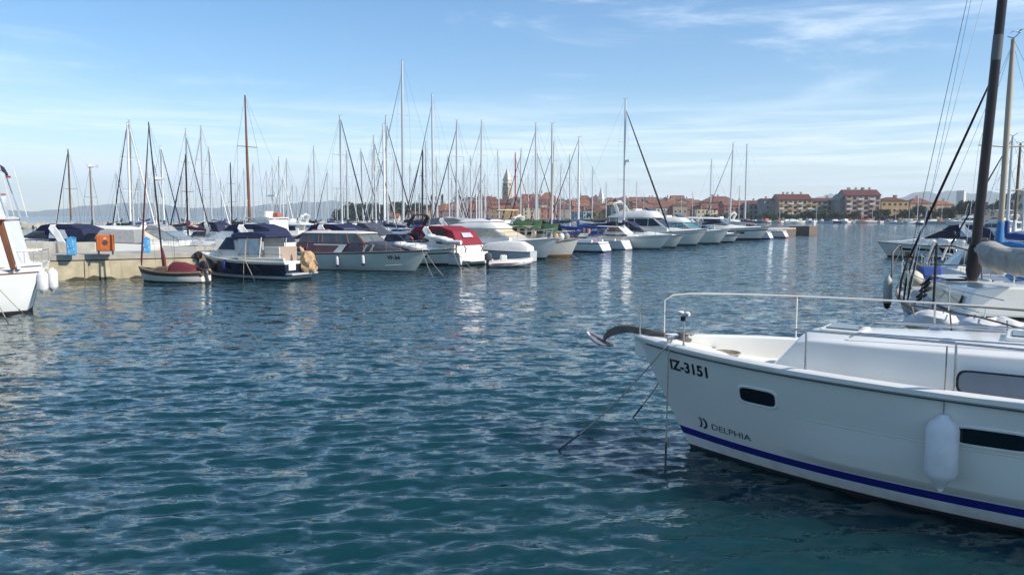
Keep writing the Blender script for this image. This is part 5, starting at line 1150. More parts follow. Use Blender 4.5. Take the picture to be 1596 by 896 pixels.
    MB().tube([(-3.6, 1.42, 1.75), (-3.2, 1.44, 2.3), (-2.9, 1.46, 1.75)], .025, 6).build('boarding_gate', wood, root, smooth=50)
    MB().tube([(-4.2, 1.3, 1.72), (-2.2, 1.6, 1.72)], .025, 6).build('cap_rail', wood, root)
    return root, H
TB, TH = trawler()
bpy.context.view_layer.update()
tw = TB.matrix_world
_h = tw @ Vector((-3.9, TH.y_at(-3.9, 1.5) + .05, 1.5))
rope('mooring line hanging straight from the trawler hawse hole', [_h] + sagged(_h, on_z(14, 506, -.03), .03), .014)
rope('mooring line slanting right from the trawler hawse hole', [_h] + sagged(_h, on_z(50, 492, -.03) + Vector((0, -.3, 0)), .03), .014)
for lab, x, y, z, t in (('white fender hanging off the trawler stern, outer one', -5.72, .35, 1.45, .10), ('white fender tucked against the trawler quarter', -5.48, .75, 1.42, .05)):
    fender(lab, tw @ Vector((x, y, z)), .17, .80, fendw, rope_to=tw @ Vector((-5.3, y, 1.75)))
# ------------------------------------------------------------------ sailing boats moored on the right
def black_mast_boat():
    L = 9.6; rz = R(77); mast = Vector((9.72, 16.8, 0)); c = mast - fw(rz) * .6
    root = thing('sailing_yacht', 'pale sailing yacht with a thick black mast and bowsprit on the right', 'sailboat', c, rz)
    H = Hull(L, 2.9, 1.75, 1.40, 1.30, 1.3, .7, .42, 2.1, .78, .35, -.4)
    hull_parts(root, H, [(.06, 1), (.82, 0), (.90, 2), (1, 0)], [gelg, antif, bluest], gelg, .06, teak, 24, .04)
    zd = 1.40
    MB().trunk([(2.3, zd, zd + .10, .4, .3), (2.0, zd, zd + .32, .62, .5), (-.5, zd, zd + .45, .9, .75), (-2.2, zd, zd + .5, .95, .8)]).build('coachroof', gel, root, bevel=.04)
    MB().box((1.3, .2, zd + .47), (.7, .6, .06)).build('deck_hatch', glassd, root, bevel=.02); MB().box((.1, .55, zd + .52), (.9, .4, .05)).build('deck_hatch', glassd, root, bevel=.02)
    windows(root, [[(1.6, zd + .12, .72), (1.6, zd + .25, .67), (-1.8, zd + .34, .86), (-1.8, zd + .14, .93)]], glassd, .02)
    m0 = Vector((.6, 0, zd + .1)); ax = Vector((-.05, -.035, 1)); tp = m0 + ax * 12.0
    MB().tube([m0, m0 + ax * 4, m0 + ax * 9, tp], [.098, .095, .085, .07], 12).build('mast', woodd, root, smooth=60)
    MB().tube([m0 + ax * 4.85, m0 + ax * 5.35], [.0985, .0975], 12).build('mast_band', mat('mast_band_grey', (.12, .12, .12), .4), root, smooth=60)
    MB().tube([m0 + ax * .42, m0 + ax * .55, m0 + ax * 1.0, m0 + ax * 1.12], [.11, .145, .14, .11], 12).build('mast_boot', can_black, root, smooth=60)
    MB().tube([m0 + ax * 1.0, m0 + ax * .98 + Vector((-3.6, 0, .1))], .07, 8).build('boom', spart, root, smooth=60)
    rings = []; rnd = random.Random(4)
    for i in range(14):
        f = i / 13; cx = -.25 - 3.5 * f; w = .20 + .08 * math.sin(9 * f); zc = zd + 1.12 - .10 * math.sin(3 * f) - .05 * f
        rings.append([(cx, w * math.cos(a_) * (1 + .15 * math.sin(5 * a_ + i)), zc + (.34 if math.sin(a_) < 0 else .20) * (1 - .4 * f) * math.sin(a_) * (1 + .12 * math.sin(3 * a_ + 2 * i))) for a_ in [2 * math.pi * k / 14 for k in range(14)]])
    MB().loft(rings).build('furled_mainsail', sailc, root, smooth=50)
    # bowsprit, bow pulpit loops, roller-furled maroon jib
    bs = Vector((5.75, 0, 2.02)); MB().tube([(3.6, 0, 1.78), (4.8, 0, 1.88), bs], [.09, .08, .06], 8).build('bowsprit', woodb, root, smooth=60)
    j1 = m0 + ax * 4.6
    MB().tube([bs, bs.lerp(j1, .05), bs.lerp(j1, .3), bs.lerp(j1, .8), j1], [.022, .032, .034, .026, .016], 8).build('furled_jib', mat('jib_dark_maroon', (.040, .014, .022), .7, var=.3), root, smooth=60)
    MB().lathe([(.03, 0), (.10, .01), (.10, .14), (.03, .15)], bs + Vector((-.02, 0, .08)), 10).build('furling_drum', galv, root)
    MB().tube([bs + Vector((-.1, 0, .05)), tp + Vector((0, 0, -.3))], .008, 4).build('topmast_stay', steel, root)
    MB().plate([m0 + ax * 5.6 + Vector((.08, .0, 0)), m0 + ax * 5.6 + Vector((.26, .0, .02)), m0 + ax * 5.85 + Vector((.08, 0, 0))], .06).build('mast_step_bracket', dkgrey, root)
    for sg in (1, -1):
        MB().tube([(4.7, sg * .25, 1.75), (5.0, sg * .32, 2.0), (4.9, sg * .42, 2.42), (4.2, sg * .62, 2.45), (3.2, sg * .98, 2.30), (3.1, sg * 1.0, 1.7)], .022, 7).build('pulpit', galv, root, smooth=60)
        MB().tube([(4.8, sg * .3, 1.95), (3.8, sg * .75, 1.98), (3.15, sg * 1.0, 1.98)], .016, 6).build('pulpit', galv, root, smooth=60)
        for t in (.66, .52, .38, .24): p = H.edge(t, t, 1, sg, .08, 0)[0]; MB().tube([p, p + Vector((0, 0, .62))], .014, 6).build('stanchion', steel, root)
        for dz in (.6, .32): MB().tube(H.edge(.05, .76, 10, sg, .08, dz), .009, 5).build('guard_wire', steel, root)
        MB().tube([(.3, sg * 1.38, zd), m0 + ax * 8.4], .006, 5).build('shroud', steel, root)
        for k, x in enumerate((.2, -.15, .6)):
            MB().tube([(x, sg * 1.40, zd - .02), (x + .02, sg * 1.36, zd + .42), Vector((x, sg * 1.36, zd + .5)).lerp(m0 + ax * 7, .08)], [.018, .024, .012], 6).build('rigging_lanyard', rubber, root)
        MB().tube([(-.2, sg * 1.4, zd), m0 + ax * 11.8], .005, 4).build('shroud', steel, root)
    for k in range(4): MB().tube([(-.5 - .2 * k, 1.36, zd + .05 + .14 * k), (-1.3 - .1 * k, 1.36, zd + .30 + .12 * k)], .03, 6).build('coiled_rope', rubber, root)
    MB().tube([(-2.0, 1.42, .2), (-2.0, 1.40, 2.7)], .022, 7).build('mooring_pole', rubber, root)
    fl = MB(); fl.ball((2.3, .75, zd + .35), (.42, .25, .2), 10); fl.build('stowed_fender', mat('fender_cream', (.55, .50, .36), .6), root, smooth=60)
    MB().box((2.9, .2, zd + .35), (.5, .6, .4), ry=.5).build('blue_bag', can_blue, root, bevel=.12)
    return root, H
KB, KH = black_mast_boat()
bpy.context.view_layer.update(); kw = KB.matrix_world
fender('long grey fender with dark ends hanging under the bowsprit yacht pulpit', kw @ Vector((4.6, .75, 1.65)), .11, .85, mat('fender_greyish', (.40, .41, .36), .5), rope_to=kw @ Vector((4.7, .45, 2.3)), end=rubber)
def dinghy_bundle():
    c = at_depth(1490, 497, 13.2); c = Vector((c.x, 13.2, 0))
    root = thing('small_yacht', 'small yacht bow with crumpled white sail bundle between the two nearer boats', 'sailboat', c - fw(R(120)) * 2.4, R(120))
    H = Hull(6.2, 2.2, 1.18, .95, .9, .7, .7, .42, 2.2, .8, .4); hull_parts(root, H, [(.08, 1), (1, 0)], [gelg, antif], nonskid, .06, teak, 18, .035)
    rnd = random.Random(7)
    for k in range(9):
        x = 2.9 - .24 * k; rings = []
        for i in range(7):
            t = math.pi * i / 6; rings.append([(x + .34 * math.cos(t), (.16 + .12 * math.sin(t)) * math.cos(a_) * (1 + rnd.uniform(-.2, .2)) + .18 * math.sin(2.3 * k), 1.36 + .05 * math.sin(k * 1.7) + (.05 + .15 * math.sin(t)) * math.sin(a_) * (1 + rnd.uniform(-.25, .25))) for a_ in [2 * math.pi * q / 10 for q in range(10)]])
        MB().loft(rings).build('sail_bundle', can_white, root, smooth=50)
    for sg in (1, -1):
        MB().tube([(2.9, sg * .2, 1.15), (3.0, sg * .3, 1.68), (1.6, sg * .75, 1.66), (.6, sg * .98, 1.55), (.5, sg * 1.0, .95)], .016, 6).build('pulpit', galv, root, smooth=60)
        for x in (2.2, 1.2): MB().tube([(x, sg * (.95 - .26 * x), 1.05), (x, sg * (.95 - .2 * x), 1.65)], .014, 6).build('stanchion', steel, root)
    MB().box((.2, 0, 1.15), (1.6, 1.3, .5)).build('cabin', gel, root, bevel=.08)
dinghy_bundle()
o_ = thing('mooring_buoy_board', 'orange and black fender board floating by the small yacht bow', 'fender', on_z(1447, 497, .55) + Vector((0, 0, 0)))
MB().trunk([(-.16, -.08, .10, .11, .06), (.16, -.08, .10, .11, .06)]).build('orange_top', orangep, o_, bevel=.02); MB().box((0, 0, -.14), (.36, .24, .12)).build('black_base', rubber, o_, bevel=.02)
MB().tube([(0, 0, .1), (.35, .1, .42)], .010, 5).build('lanyard', ropem, o_); MB().tube([(0, 0, -.1), (0, 0, -.7)], .02, 5).build('stem', ropew, o_)
# further sailing boats on the right
def rmast(px, D): return Vector(((px - CX) / F_PX * D, D, 0))
def right_boat(label, px, yt, D, rz, L, mm, cov, stay, **k):
    m = rmast(px, D); Hh = CAMH + (HZ - yt) * D / F_PX
    return sailboat(label, m - fw(rz) * .06 * L, rz, L, Hh, gel, k.pop('stripe', bluest), mm, cov, stay, group='sailing yachts moored on the right', **k)
right_boat('white yacht with tan mast and light blue boom cover behind the black mast', 1556, 70, 25.5, R(96), 9.6, spart, can_lblue, None, rake=.02, mr=1.05, hood=can_lblue)
t_, M_, H_ = right_boat('white yacht with slim silver mast and blue trim behind the light blue cover', 1567, 215, 40, R(104), 9, alu, can_blue, can_navy, rake=.01)
right_boat('white yacht with rough wooden mast at the right edge', 1578, 226, 47, R(114), 9, woodb, can_white, None, rake=.02, mr=1.1)
right_boat('white yacht with bare pale mast at the far right edge', 1592, 232, 58, R(120), 9, aluw, None, None)
t_, h_ = express('white cruiser with sloped windscreen bow rails behind the bowsprit', Vector((15.8, 27.0, 0)), R(82), 8.4, 2.8, gel, None, None, vinyl, None, gel)
for i in range(3): MB().tube([(2.2 + .3 * i, -.2 + .4 * i, 1.6), (1.6 + .3 * i, -.2 + .4 * i, 2.3)], .05, 6).build('deck_pole', gel, t_)
MB().box((.6, -.2, 2.35), (.5, .6, .25)).build('dark_cover', rubber, t_, bevel=.08)
express('navy-hulled motorboat behind the row of right-hand yachts', Vector((31.5, 50, 0)), R(160), 8.5, 2.9, navyhull, None, None, glassd, None, gel)
express('white motorboat beyond the navy-hulled boat on the right', Vector((33, 62, 0)), R(150), 8.5, 2.9, gel, None, can_navy, glassd, gel, gel)
# ------------------------------------------------------------------ the town
def zpix(y, D): return CAMH + (HZ - y) * D / F_PX
roofs = [mat('roof_terracotta', (.185, .080, .055), .85, var=.35, scale=.8), mat('roof_orange', (.255, .10, .053), .85, var=.3, scale=.8), mat('roof_brown', (.13, .058, .042), .85, var=.35, scale=.8), mat('roof_dark_red', (.115, .038, .034), .85, var=.3, scale=.8)]
walls = {'cream': (.58, .50, .33), 'white': (.66, .64, .58), 'ochre': (.40, .28, .13), 'pink': (.40, .26, .23), 'grey': (.26, .26, .25), 'stone': (.34, .29, .23), 'rose': (.34, .15, .12), 'blue': (.06, .20, .42), 'sky': (.34, .50, .60), 'teal': (.09, .13, .14), 'olive': (.24, .25, .17), 'tan': (.42, .30, .19), 'mauve': (.30, .20, .19)}
def wallm(c): return mat('wall_' + c, walls[c], .9, var=.14, scale=.5)
winm = mat('town_window', (.025, .03, .035), .2); shut = mat('town_shutter', (.10, .12, .09), .7); framew = mat('town_frame', (.55, .54, .5), .7)
_wm = {}
def win_mesh():
    if 'w' not in _wm:
        o = MB().box((0, -.03, 0), (1, .06, 1)).build('window', winm); _wm['w'] = o.data; bpy.data.objects.remove(o)
        o = MB().box((0, -.05, 0), (1, .1, 1)).build('sill', framew); _wm['s'] = o.data; bpy.data.objects.remove(o)
    return _wm['w'], _wm['s']
def child(name, me, parent, loc, scale=(1, 1, 1), rz=0):
    o = bpy.data.objects.new(name, me); sc.collection.objects.link(o); o.parent = parent; o.location = loc; o.scale = scale; o.rotation_euler.z = rz; return o
def house(label, x0, x1, ye, yr, D, wc, rf, kind='gable_x', rot=0.0, depth=9.0, rows=2, cols=3, group='houses of the old town', chim=1, ww=.9, wh=1.3, name='house', cat='house', balcony=False, zb=None, gable=None):
    cx = (x0 + x1) / 2; a = (cx - CX) / F_PX; w = (x1 - x0) * D / F_PX
    z0 = land_z(cx, D) - .6 if zb is None else zb; ze = zpix(ye, D) - z0; zr = zpix(yr, D) - z0
    ze = max(ze, 3.0); zr = max(zr, ze + .8)
    root = thing(name, label, cat, (a * D, D + depth / 2, z0), rot, group); wm = wallm(wc)
    hw, hd = w / 2, depth / 2
    mb = MB(); mb.box((0, 0, ze / 2 - .5), (w, depth, ze + 1)); mb.build('wall', wm, root)
    ov = .35; mb = MB()
    if kind == 'gable_x':          # ridge along the front
        P = [(-hw - ov, -hd - ov, ze - .1), (hw + ov, -hd - ov, ze - .1), (hw + ov, 0, zr), (-hw - ov, 0, zr), (hw + ov, hd + ov, ze - .1), (-hw - ov, hd + ov, ze - .1)]
        mb.plate([P[0], P[1], P[2], P[3]], .18); mb.plate([P[3], P[2], P[4], P[5]], .18)
        g = MB(); [g.plate([(sx * (hw - .02), -hd, ze), (sx * (hw - .02), hd, ze), (sx * (hw - .02), 0, zr - .1)], .02) for sx in (1, -1)]; g.build('gable_wall', wm, root)
    elif kind == 'gable_y':        # gable end to the water
        mb.plate([(-hw - ov, -hd - ov, ze - .1), (0, -hd - ov, zr), (0, hd + ov, zr), (-hw - ov, hd + ov, ze - .1)][::-1], .18); mb.plate([(hw + ov, -hd - ov, ze - .1), (0, -hd - ov, zr), (0, hd + ov, zr), (hw + ov, hd + ov, ze - .1)], .18)
        g = MB(); [g.plate([(-hw, sy * (hd - .02), ze), (hw, sy * (hd - .02), ze), (0, sy * (hd - .02), zr - .1)], .02) for sy in (1, -1)]; g.build('gable_wall', wm, root)
    elif kind == 'hip':
        r = min(hd, hw * .7); A = [(-hw - ov, -hd - ov, ze - .05), (hw + ov, -hd - ov, ze - .05), (hw + ov, hd + ov, ze - .05), (-hw - ov, hd + ov, ze - .05), (-hw + r, 0, zr), (hw - r, 0, zr)]
        mb.add(A, [(0, 1, 5, 4), (1, 2, 5), (2, 3, 4, 5), (3, 0, 4), (3, 2, 1, 0)])
    else: mb.box((0, 0, ze + .2), (w + .4, depth + .4, .4))
    r_ = mb.build('roof', roofs[rf] if isinstance(rf, int) else rf, root)
    rnd = random.Random(int(x0 * 7 + D))
    for k in range(chim):
        c = MB(); c.box((0, 0, 0), (.9, .7, 1.6)); c.box((0, 0, .95), (1.2, 1.0, .2)); c = c.build('chimney', wallm('stone'), r_); c.location = (rnd.uniform(-.7, .7) * hw, rnd.uniform(-.1, .3) * hd, zr + .2)
    wme, sme = win_mesh()
    for r in range(rows):
        z = ze - (r + .55) * (ze / (rows + .2))
        for c in range(cols):
            x = -hw + w * (c + .5) / cols
            o = child('window', wme, root, (x, -hd, z), (min(ww, w / cols * .55), 1, wh)); child('sill', sme, o, (0, 0, -.56), (1.25, 1, .09))
            if balcony and r < rows - 1 and c % 2 == 0:
                b = MB(); b.box((0, -.6, -.9), (w / cols * .95, 1.2, .18)); b.box((0, -1.17, -.4), (w / cols * .95, .06, .9)); b = b.build('balcony', framew if (r + c) % 3 else wallm('tan'), root); b.location = (x, -hd, z)
        if depth > 6 and rot: 
            for c in range(2): child('window', wme, root, (-hw if rot < 0 else hw, -hd + depth * (c + .5) / 2, z), (ww, 1, wh), R(-90) if rot < 0 else R(90))
    return root
# bell tower
def bell_tower():
    D = 610.0; px = 790.5; k = D / F_PX; a = (px - CX) / F_PX; zb = land_z(px, D) - 1
    root = thing('bell_tower', 'tall stone bell tower with pale pyramid spire above the old town', 'tower', (a * D, D, zb), R(-36))
    st = mat('tower_stone', (.42, .35, .26), .9, var=.25, scale=.5); pale = mat('tower_pale_stone', (.62, .56, .45), .9, var=.12, scale=.6)
    w = 5.0; z1 = zpix(292.5, D) - zb; z2 = zpix(287, D) - zb; z3 = zpix(281.5, D) - zb; z4 = zpix(262.5, D) - zb
    MB().trunk([(-w / 2 - .25, -2, z1, w / 2 + .25, w / 2), (w / 2 + .25, -2, z1, w / 2 + .25, w / 2)], camber=0).build('shaft', st, root)
    MB().box((0, 0, z1 + .25), (w + .7, w + .7, .5)).build('cornice', pale, root); MB().box((0, 0, (z1 + .5 + z2) / 2), (w, w, z2 - z1 - .5)).build('belfry', pale, root)
    MB().box((0, 0, z2 + .2), (w + .6, w + .6, .4)).build('cornice', st, root); MB().lathe([(w * .60, z2 + .4), (w * .60, z3 - .35)], (0, 0, 0), 8).build('drum', pale, root); MB().box((0, 0, z3 - .15), (w + .4, w + .4, .4)).build('cornice', st, root)
    MB().add([(-w / 2, -w / 2, z3), (w / 2, -w / 2, z3), (w / 2, w / 2, z3), (-w / 2, w / 2, z3), (0, 0, z4)], [(0, 1, 4), (1, 2, 4), (2, 3, 4), (3, 0, 4), (3, 2, 1, 0)]).build('spire', pale, root)
    MB().tube([(0, 0, z4 - .2), (0, 0, z4 + 2)], .08, 5).build('finial', dkgrey, root)
    for rz_ in range(4):
        for dx in (-.9, .9): o = child('belfry_opening', win_mesh()[0], root, tuple(Matrix.Rotation(R(90 * rz_), 3, 'Z') @ Vector((dx, -w / 2, (z1 + z2) / 2 + .3))), (1.0, 1, 2.0), R(90 * rz_))
        child('slit_window', win_mesh()[0], root, tuple(Matrix.Rotation(R(90 * rz_), 3, 'Z') @ Vector((0, -w / 2 - .1, z1 - 4.5))), (.9, 1, 1.8), R(90 * rz_))
bell_tower()
def church_spire():
    D = 560.0; px = 936.0; a = (px - CX) / F_PX; zb = land_z(px, D) - 1
    root = thing('church_spire', 'small white church tower with slender pointed spire right of the bell tower', 'tower', (a * D, D, zb), R(-30))
    pale = mat('spire_white', (.70, .68, .62), .85, var=.1, scale=.6); w = 3.6; z1 = zpix(311, D) - zb; z2 = zpix(291, D) - zb
    MB().box((0, 0, z1 / 2), (w, w, z1)).build('shaft', pale, root); MB().box((0, 0, z1), (w + .4, w + .4, .3)).build('cornice', pale, root)
    MB().add([(-w / 2, -w / 2, z1 + .15), (w / 2, -w / 2, z1 + .15), (w / 2, w / 2, z1 + .15), (-w / 2, w / 2, z1 + .15), (0, 0, z2)], [(0, 1, 4), (1, 2, 4), (2, 3, 4), (3, 0, 4), (3, 2, 1, 0)]).build('spire', pale, root)
    for rz_ in range(4): child('belfry_opening', win_mesh()[0], root, tuple(Matrix.Rotation(R(90 * rz_), 3, 'Z') @ Vector((0, -w / 2, z1 - 2.6))), (1.1, 1, 2.6), R(90 * rz_))
church_spire()
# named houses of the waterfront
house('cream three-storey house with small dark windows left of the green tarpaulins', 815, 842, 323.5, 315, 505, 'cream', 3, 'hip', 0, 9, 3, 3, wh=1.4)
house('big orange-roofed hall standing highest beside the bell tower', 838, 872, 314, 300, 590, 'pink', 1, 'hip', R(-8), 14, 1, 4, name='hall')
house('low dark-roofed hall between bell tower and big orange hall', 812, 842, 309, 303, 612, 'stone', 0, 'gable_x', 0, 10, 1, 4, name='hall')
house('white narrow house under the big orange hall', 842, 851, 320, 318, 520, 'white', 0, 'flat', 0, 8, 3, 2)
house('blue waterfront house with orange gable roof', 891, 908, 330.5, 322.5, 500, 'blue', 1, 'hip', R(-6), 9, 2, 2, wh=1.2)
house('pale sky-blue narrow house beside the blue waterfront house', 908.5, 922, 329, 326, 501, 'sky', 0, 'flat', 0, 8, 2, 3)
house('long grey house with bright orange roof behind the blue house', 891, 918, 322, 312, 540, 'grey', 1, 'gable_x', R(6), 10, 1, 4)
house('ochre house with brown roof right of the sky-blue house', 922, 945, 331, 323, 505, 'ochre', 2, 'hip', 0, 9, 2, 3)
house('dark teal flat-roofed warehouse below the small church spire', 950, 979, 321, 319, 500, 'teal', mat('roof_slate', (.05, .055, .06), .8), 'flat', R(5), 12, 1, 3, name='warehouse')
house('cream house with tall windows right of the teal warehouse', 966, 989, 328, 322, 492, 'cream', 0, 'gable_y', 0, 9, 2, 3)
house('grey stone gabled house directly below the bell tower', 797, 810, 318, 306, 540, 'grey', wallm('grey'), 'gable_y', 0, 9, 2, 2)
house('white house with red lettered-style awning band left of the slate cover', 607, 622, 339, 333, 480, 'white', 1, 'gable_x', 0, 8, 1, 3)
house('long brown-walled waterfront block left of the cream awning', 690, 752, 328, 318, 505, 'mauve', 1, 'gable_x', 0, 11, 3, 9, name='terrace_block', chim=3)
house('low orange-roofed house among the headland trees', 606, 640, 334, 327, 500, 'stone', 1, 'hip', R(8), 9, 1, 4)
house('brown-roofed house at the edge of the headland trees', 640, 668, 333, 325, 510, 'tan', 0, 'gable_x', R(-5), 9, 1, 3)
house('dark-roofed house on the right part of the old town ridge', 1048, 1070, 321, 316, 520, 'stone', 2, 'hip', 0, 9, 1, 3)
house('house with cream front and flat dark cornice behind the sportfisher', 1085, 1110, 326, 322, 470, 'cream', 2, 'flat', 0, 8, 2, 4)
house('rose terrace with two rows of pale windows beside the apartment block', 1126, 1166, 321, 313, 450, 'rose', 0, 'gable_x', R(4), 10, 2, 5, name='terrace_block', ww=1.6, wh=1.7, chim=2)
house('grey terrace with dark red roof left of the apartment block', 1166, 1186, 320, 313, 445, 'grey', 3, 'gable_x', 0, 10, 3, 3, name='terrace_block')
house('large brown-roofed building rising behind the rose terrace', 1094, 1150, 315, 306, 520, 'rose', 0, 'hip', R(-6), 14, 1, 6, name='terrace_block', chim=3)
# apartment blocks at the right
house('grey windowless-sided apartment wing left of the tan apartment block', 1189, 1212, 312, 310, 432, 'grey', 3, 'gable_x', 0, 12, 4, 2, 'apartment blocks on the waterfront', 1, name='apartment_block', cat='building')
house('tan and orange five-storey apartment block with balconies and dark red roof', 1212, 1263, 312, 303, 425, 'tan', 3, 'gable_x', 0, 13, 4, 7, 'apartment blocks on the waterfront', 4, name='apartment_block', cat='building', balcony=True, ww=1.6, wh=1.5)
house('olive green apartment block with dark red roof, middle of the blocks', 1263, 1311, 314, 309, 426, 'olive', 3, 'gable_x', 0, 12, 4, 6, 'apartment blocks on the waterfront', 1, name='apartment_block', cat='building', balcony=True, ww=1.5, wh=1.5)
house('pink apartment block with tallest stepped red roof and chimneys', 1318, 1370, 305, 296, 410, 'pink', 3, 'gable_x', R(-4), 14, 5, 6, 'apartment blocks on the waterfront', 6, name='apartment_block', cat='building', balcony=True, ww=1.6, wh=1.5)
house('grey gable-ended wing of the pink apartment block', 1306, 1322, 312, 302, 414, 'grey', wallm('grey'), 'gable_y', 0, 12, 3, 1, 'apartment blocks on the waterfront', 0, name='apartment_block', cat='building')
house('ochre apartment house with long red roof right of the pink block', 1371, 1413, 313.5, 307.5, 425, 'ochre', 3, 'hip', 0, 12, 3, 5, 'apartment blocks on the waterfront', 2, name='apartment_block', cat='building', ww=1.4)
house('low red-roofed house behind the trees right of the ochre apartments', 1416, 1452, 317, 309, 430, 'tan', 0, 'hip', 0, 12, 2, 4, 'apartment blocks on the waterfront', 1)
house('small orange-roofed house near the white tower block', 1456, 1484, 319, 313, 440, 'tan', 1, 'hip', 0, 10, 1, 3)
house('slim white tower block standing far behind the right-hand trees', 1493, 1501, 298, 297.2, 900, 'white', wallm('white'), 'flat', R(38), 8, 0, 2, None, 0, name='tower_block', cat='building', zb=10)
# rows of old-town houses climbing the hill
rnd = random.Random(21); rows_ = [(522, 676, 1195, 325, 'front'), (548, 668, 1120, 319, 'second'), (575, 690, 1100, 315, 'third'), (604, 700, 1075, 312.5, 'top')]
wl_ = ['cream', 'white', 'stone', 'rose', 'tan', 'pink', 'grey', 'ochre', 'stone', 'mauve']; cnt = {}
for D, xa, xb, ye0, rn in rows_:
    x = xa + rnd.uniform(0, 8); n = 0
    while x < xb:
        w = rnd.uniform(14, 27); n += 1; xm = x + w / 2
        env = 1 - .30 * smooth(xm, 1000, 1200) - .45 * (1 - smooth(xm, 660, 760))
        ye = HZ - (HZ - ye0) * env * rnd.uniform(.86, 1.1); rf = rnd.choice([0, 0, 1, 0, 2, 2]); wc = rnd.choice(wl_)
        rname = ('terracotta', 'orange', 'brown', 'dark red')[rf]
        if not (783 < xm < 803 and rn == 'top'):
            house(f'{rname}-roofed {wc} house, {ordinal(n)} from left in the {rn} row of the old town', x, x + w, ye, ye - rnd.uniform(3.5, 7), D + rnd.uniform(-5, 5), wc, rf, rnd.choice(['gable_x', 'hip', 'gable_y', 'gable_x']), R(rnd.uniform(-14, 14)), rnd.uniform(8, 11), 2 if rn == 'front' else 1, max(2, int(w / 7)), chim=rnd.choice([0, 1, 1, 2]))
        x += w * rnd.uniform(.80, 1.0)
# ------------------------------------------------------------------ trees
leafm = [mat('leaf_dark', (.022, .040, .016), .8, var=.5, scale=.25), mat('leaf_mid', (.045, .075, .022), .8, var=.5, scale=.25), mat('leaf_blue', (.022, .042, .030), .8, var=.4, scale=.25)]
barkm = mat('bark', (.09, .065, .045), .9, var=.3)
def crown_mesh(seed, kind, n=520):
    r = random.Random(seed); mb = MB(); cl = []
    for i in range(16):
        if kind == 'cone': z = r.random(); rad = .10 + .32 * (1 - z); a = r.uniform(0, 6.28); q = rad * math.sqrt(r.random()); cl.append((q * math.cos(a), q * math.sin(a), .15 + .85 * z, .10 + .10 * (1 - z)))
        elif kind == 'flat': a = r.uniform(0, 6.28); q = .48 * math.sqrt(r.random()); cl.append((q * math.cos(a), q * math.sin(a), .62 + .26 * (1 - (q / .5) ** 2) * r.uniform(.4, 1), .16))
        else: a = r.uniform(0, 6.28); q = .36 * r.random() ** .5; cl.append((q * math.cos(a), q * math.sin(a), .36 + .50 * r.random() * (1 - q), .19))
    for i in range(n):
        c = r.choice(cl); d = Vector((r.gauss(0, 1), r.gauss(0, 1), r.gauss(0, .8))).normalized() * c[3] * r.uniform(.55, 1.0); p = Vector(c[:3]) + d
        s = r.uniform(.035, .07); u = Vector((r.gauss(0, 1), r.gauss(0, 1), r.gauss(0, 1))).normalized(); v = u.cross(Vector((r.gauss(0, 1), r.gauss(0, 1), r.gauss(0, 1)))).normalized()
        mb.add([p - u * s, p + v * s * .7, p + u * s, p - v * s * .7], [(0, 1, 2, 3)])
    return mb
CR = {}
for kind in ('round', 'cone', 'flat'):
    for v in range(3):
        for li in range(3):
            if v == 0 or kind == 'round':
                o = crown_mesh(v * 10 + len(kind), kind, 420 if kind == 'cone' else 800).build('crown', leafm[li], fix=False); CR[(kind, v if kind == 'round' else 0, li)] = o.data; bpy.data.objects.remove(o)
tk = MB(); tk.tube([(0, 0, 0), (.01, 0, .25), (0, .01, .55), (.01, .0, .8)], [.030, .022, .014, .006], 6); [tk.tube([(0, 0, .30 + .07 * k), (.16 * math.cos(k * 2.1), .16 * math.sin(k * 2.1), .52 + .07 * k)], [.012, .004], 4) for k in range(5)]
o = tk.build('trunk', barkm); TRUNK = o.data; bpy.data.objects.remove(o)
def tree(label, px, ytop, D, wpx, kind='round', li=0, group='trees on the headland'):
    a = (px - CX) / F_PX; zb = land_z(px, D) - .2; h = max(zpix(ytop, D) - zb, 2.5); w = wpx * D / F_PX
    root = thing('pine_tree' if kind == 'flat' else ('cypress_tree' if kind == 'cone' else 'tree'), label, 'tree', (a * D, D, zb), random.Random(int(px)).uniform(0, 6), group)
    child('trunk', TRUNK, root, (0, 0, 0), (h, h, h)); child('crown', CR[(kind, int(px) % 3 if kind == 'round' else 0, li)], root, (0, 0, 0), (w * 1.12, w * 1.12, h))
TR = [(527, 325, 20), (536, 319, 22), (548, 314, 26), (560, 316, 24), (572, 318, 22), (580, 312, 26), (590, 315, 24), (602, 316, 24), (612, 314, 24), (622, 311, 28), (632, 318, 22), (540, 330, 24), (556, 328, 26), (574, 330, 26), (592, 328, 26), (610, 326, 24), (645, 312, 18), (654, 311, 22), (663, 315, 18), (600, 333, 20), (565, 334, 24), (531, 334, 20)]
for i, (px, y, w) in enumerate(sorted(TR)):
    tree(f'leafy green tree, {ordinal(i + 1)} from left in the headland grove', px, y, 475 + (i * 37) % 60 + (20 if y < 320 else 0), w, 'round', (0, 1, 0, 1, 2)[i % 5])
for i, (px, y, w, D) in enumerate(((674, 304, 5, 560), (681, 305, 5, 565), (690, 304, 5, 560))): tree(f'dark cypress above the roofs, {ordinal(i + 1)} of three left of the tallest masts', px, y, D, w + 3, 'cone', 2)
for i, (px, y, w, D) in enumerate(((716, 303, 14, 640), (725, 308, 12, 640), (732, 304, 12, 645), (757, 307, 16, 650), (765, 306, 16, 650), (820, 303, 18, 585), (828, 305, 16, 585), (882, 309, 12, 640))): tree(f'dark tree on the old town ridge, {ordinal(i + 1)} from left', px, y, D, w, 'round', (0, 2)[i % 2], 'trees on the old town ridge')
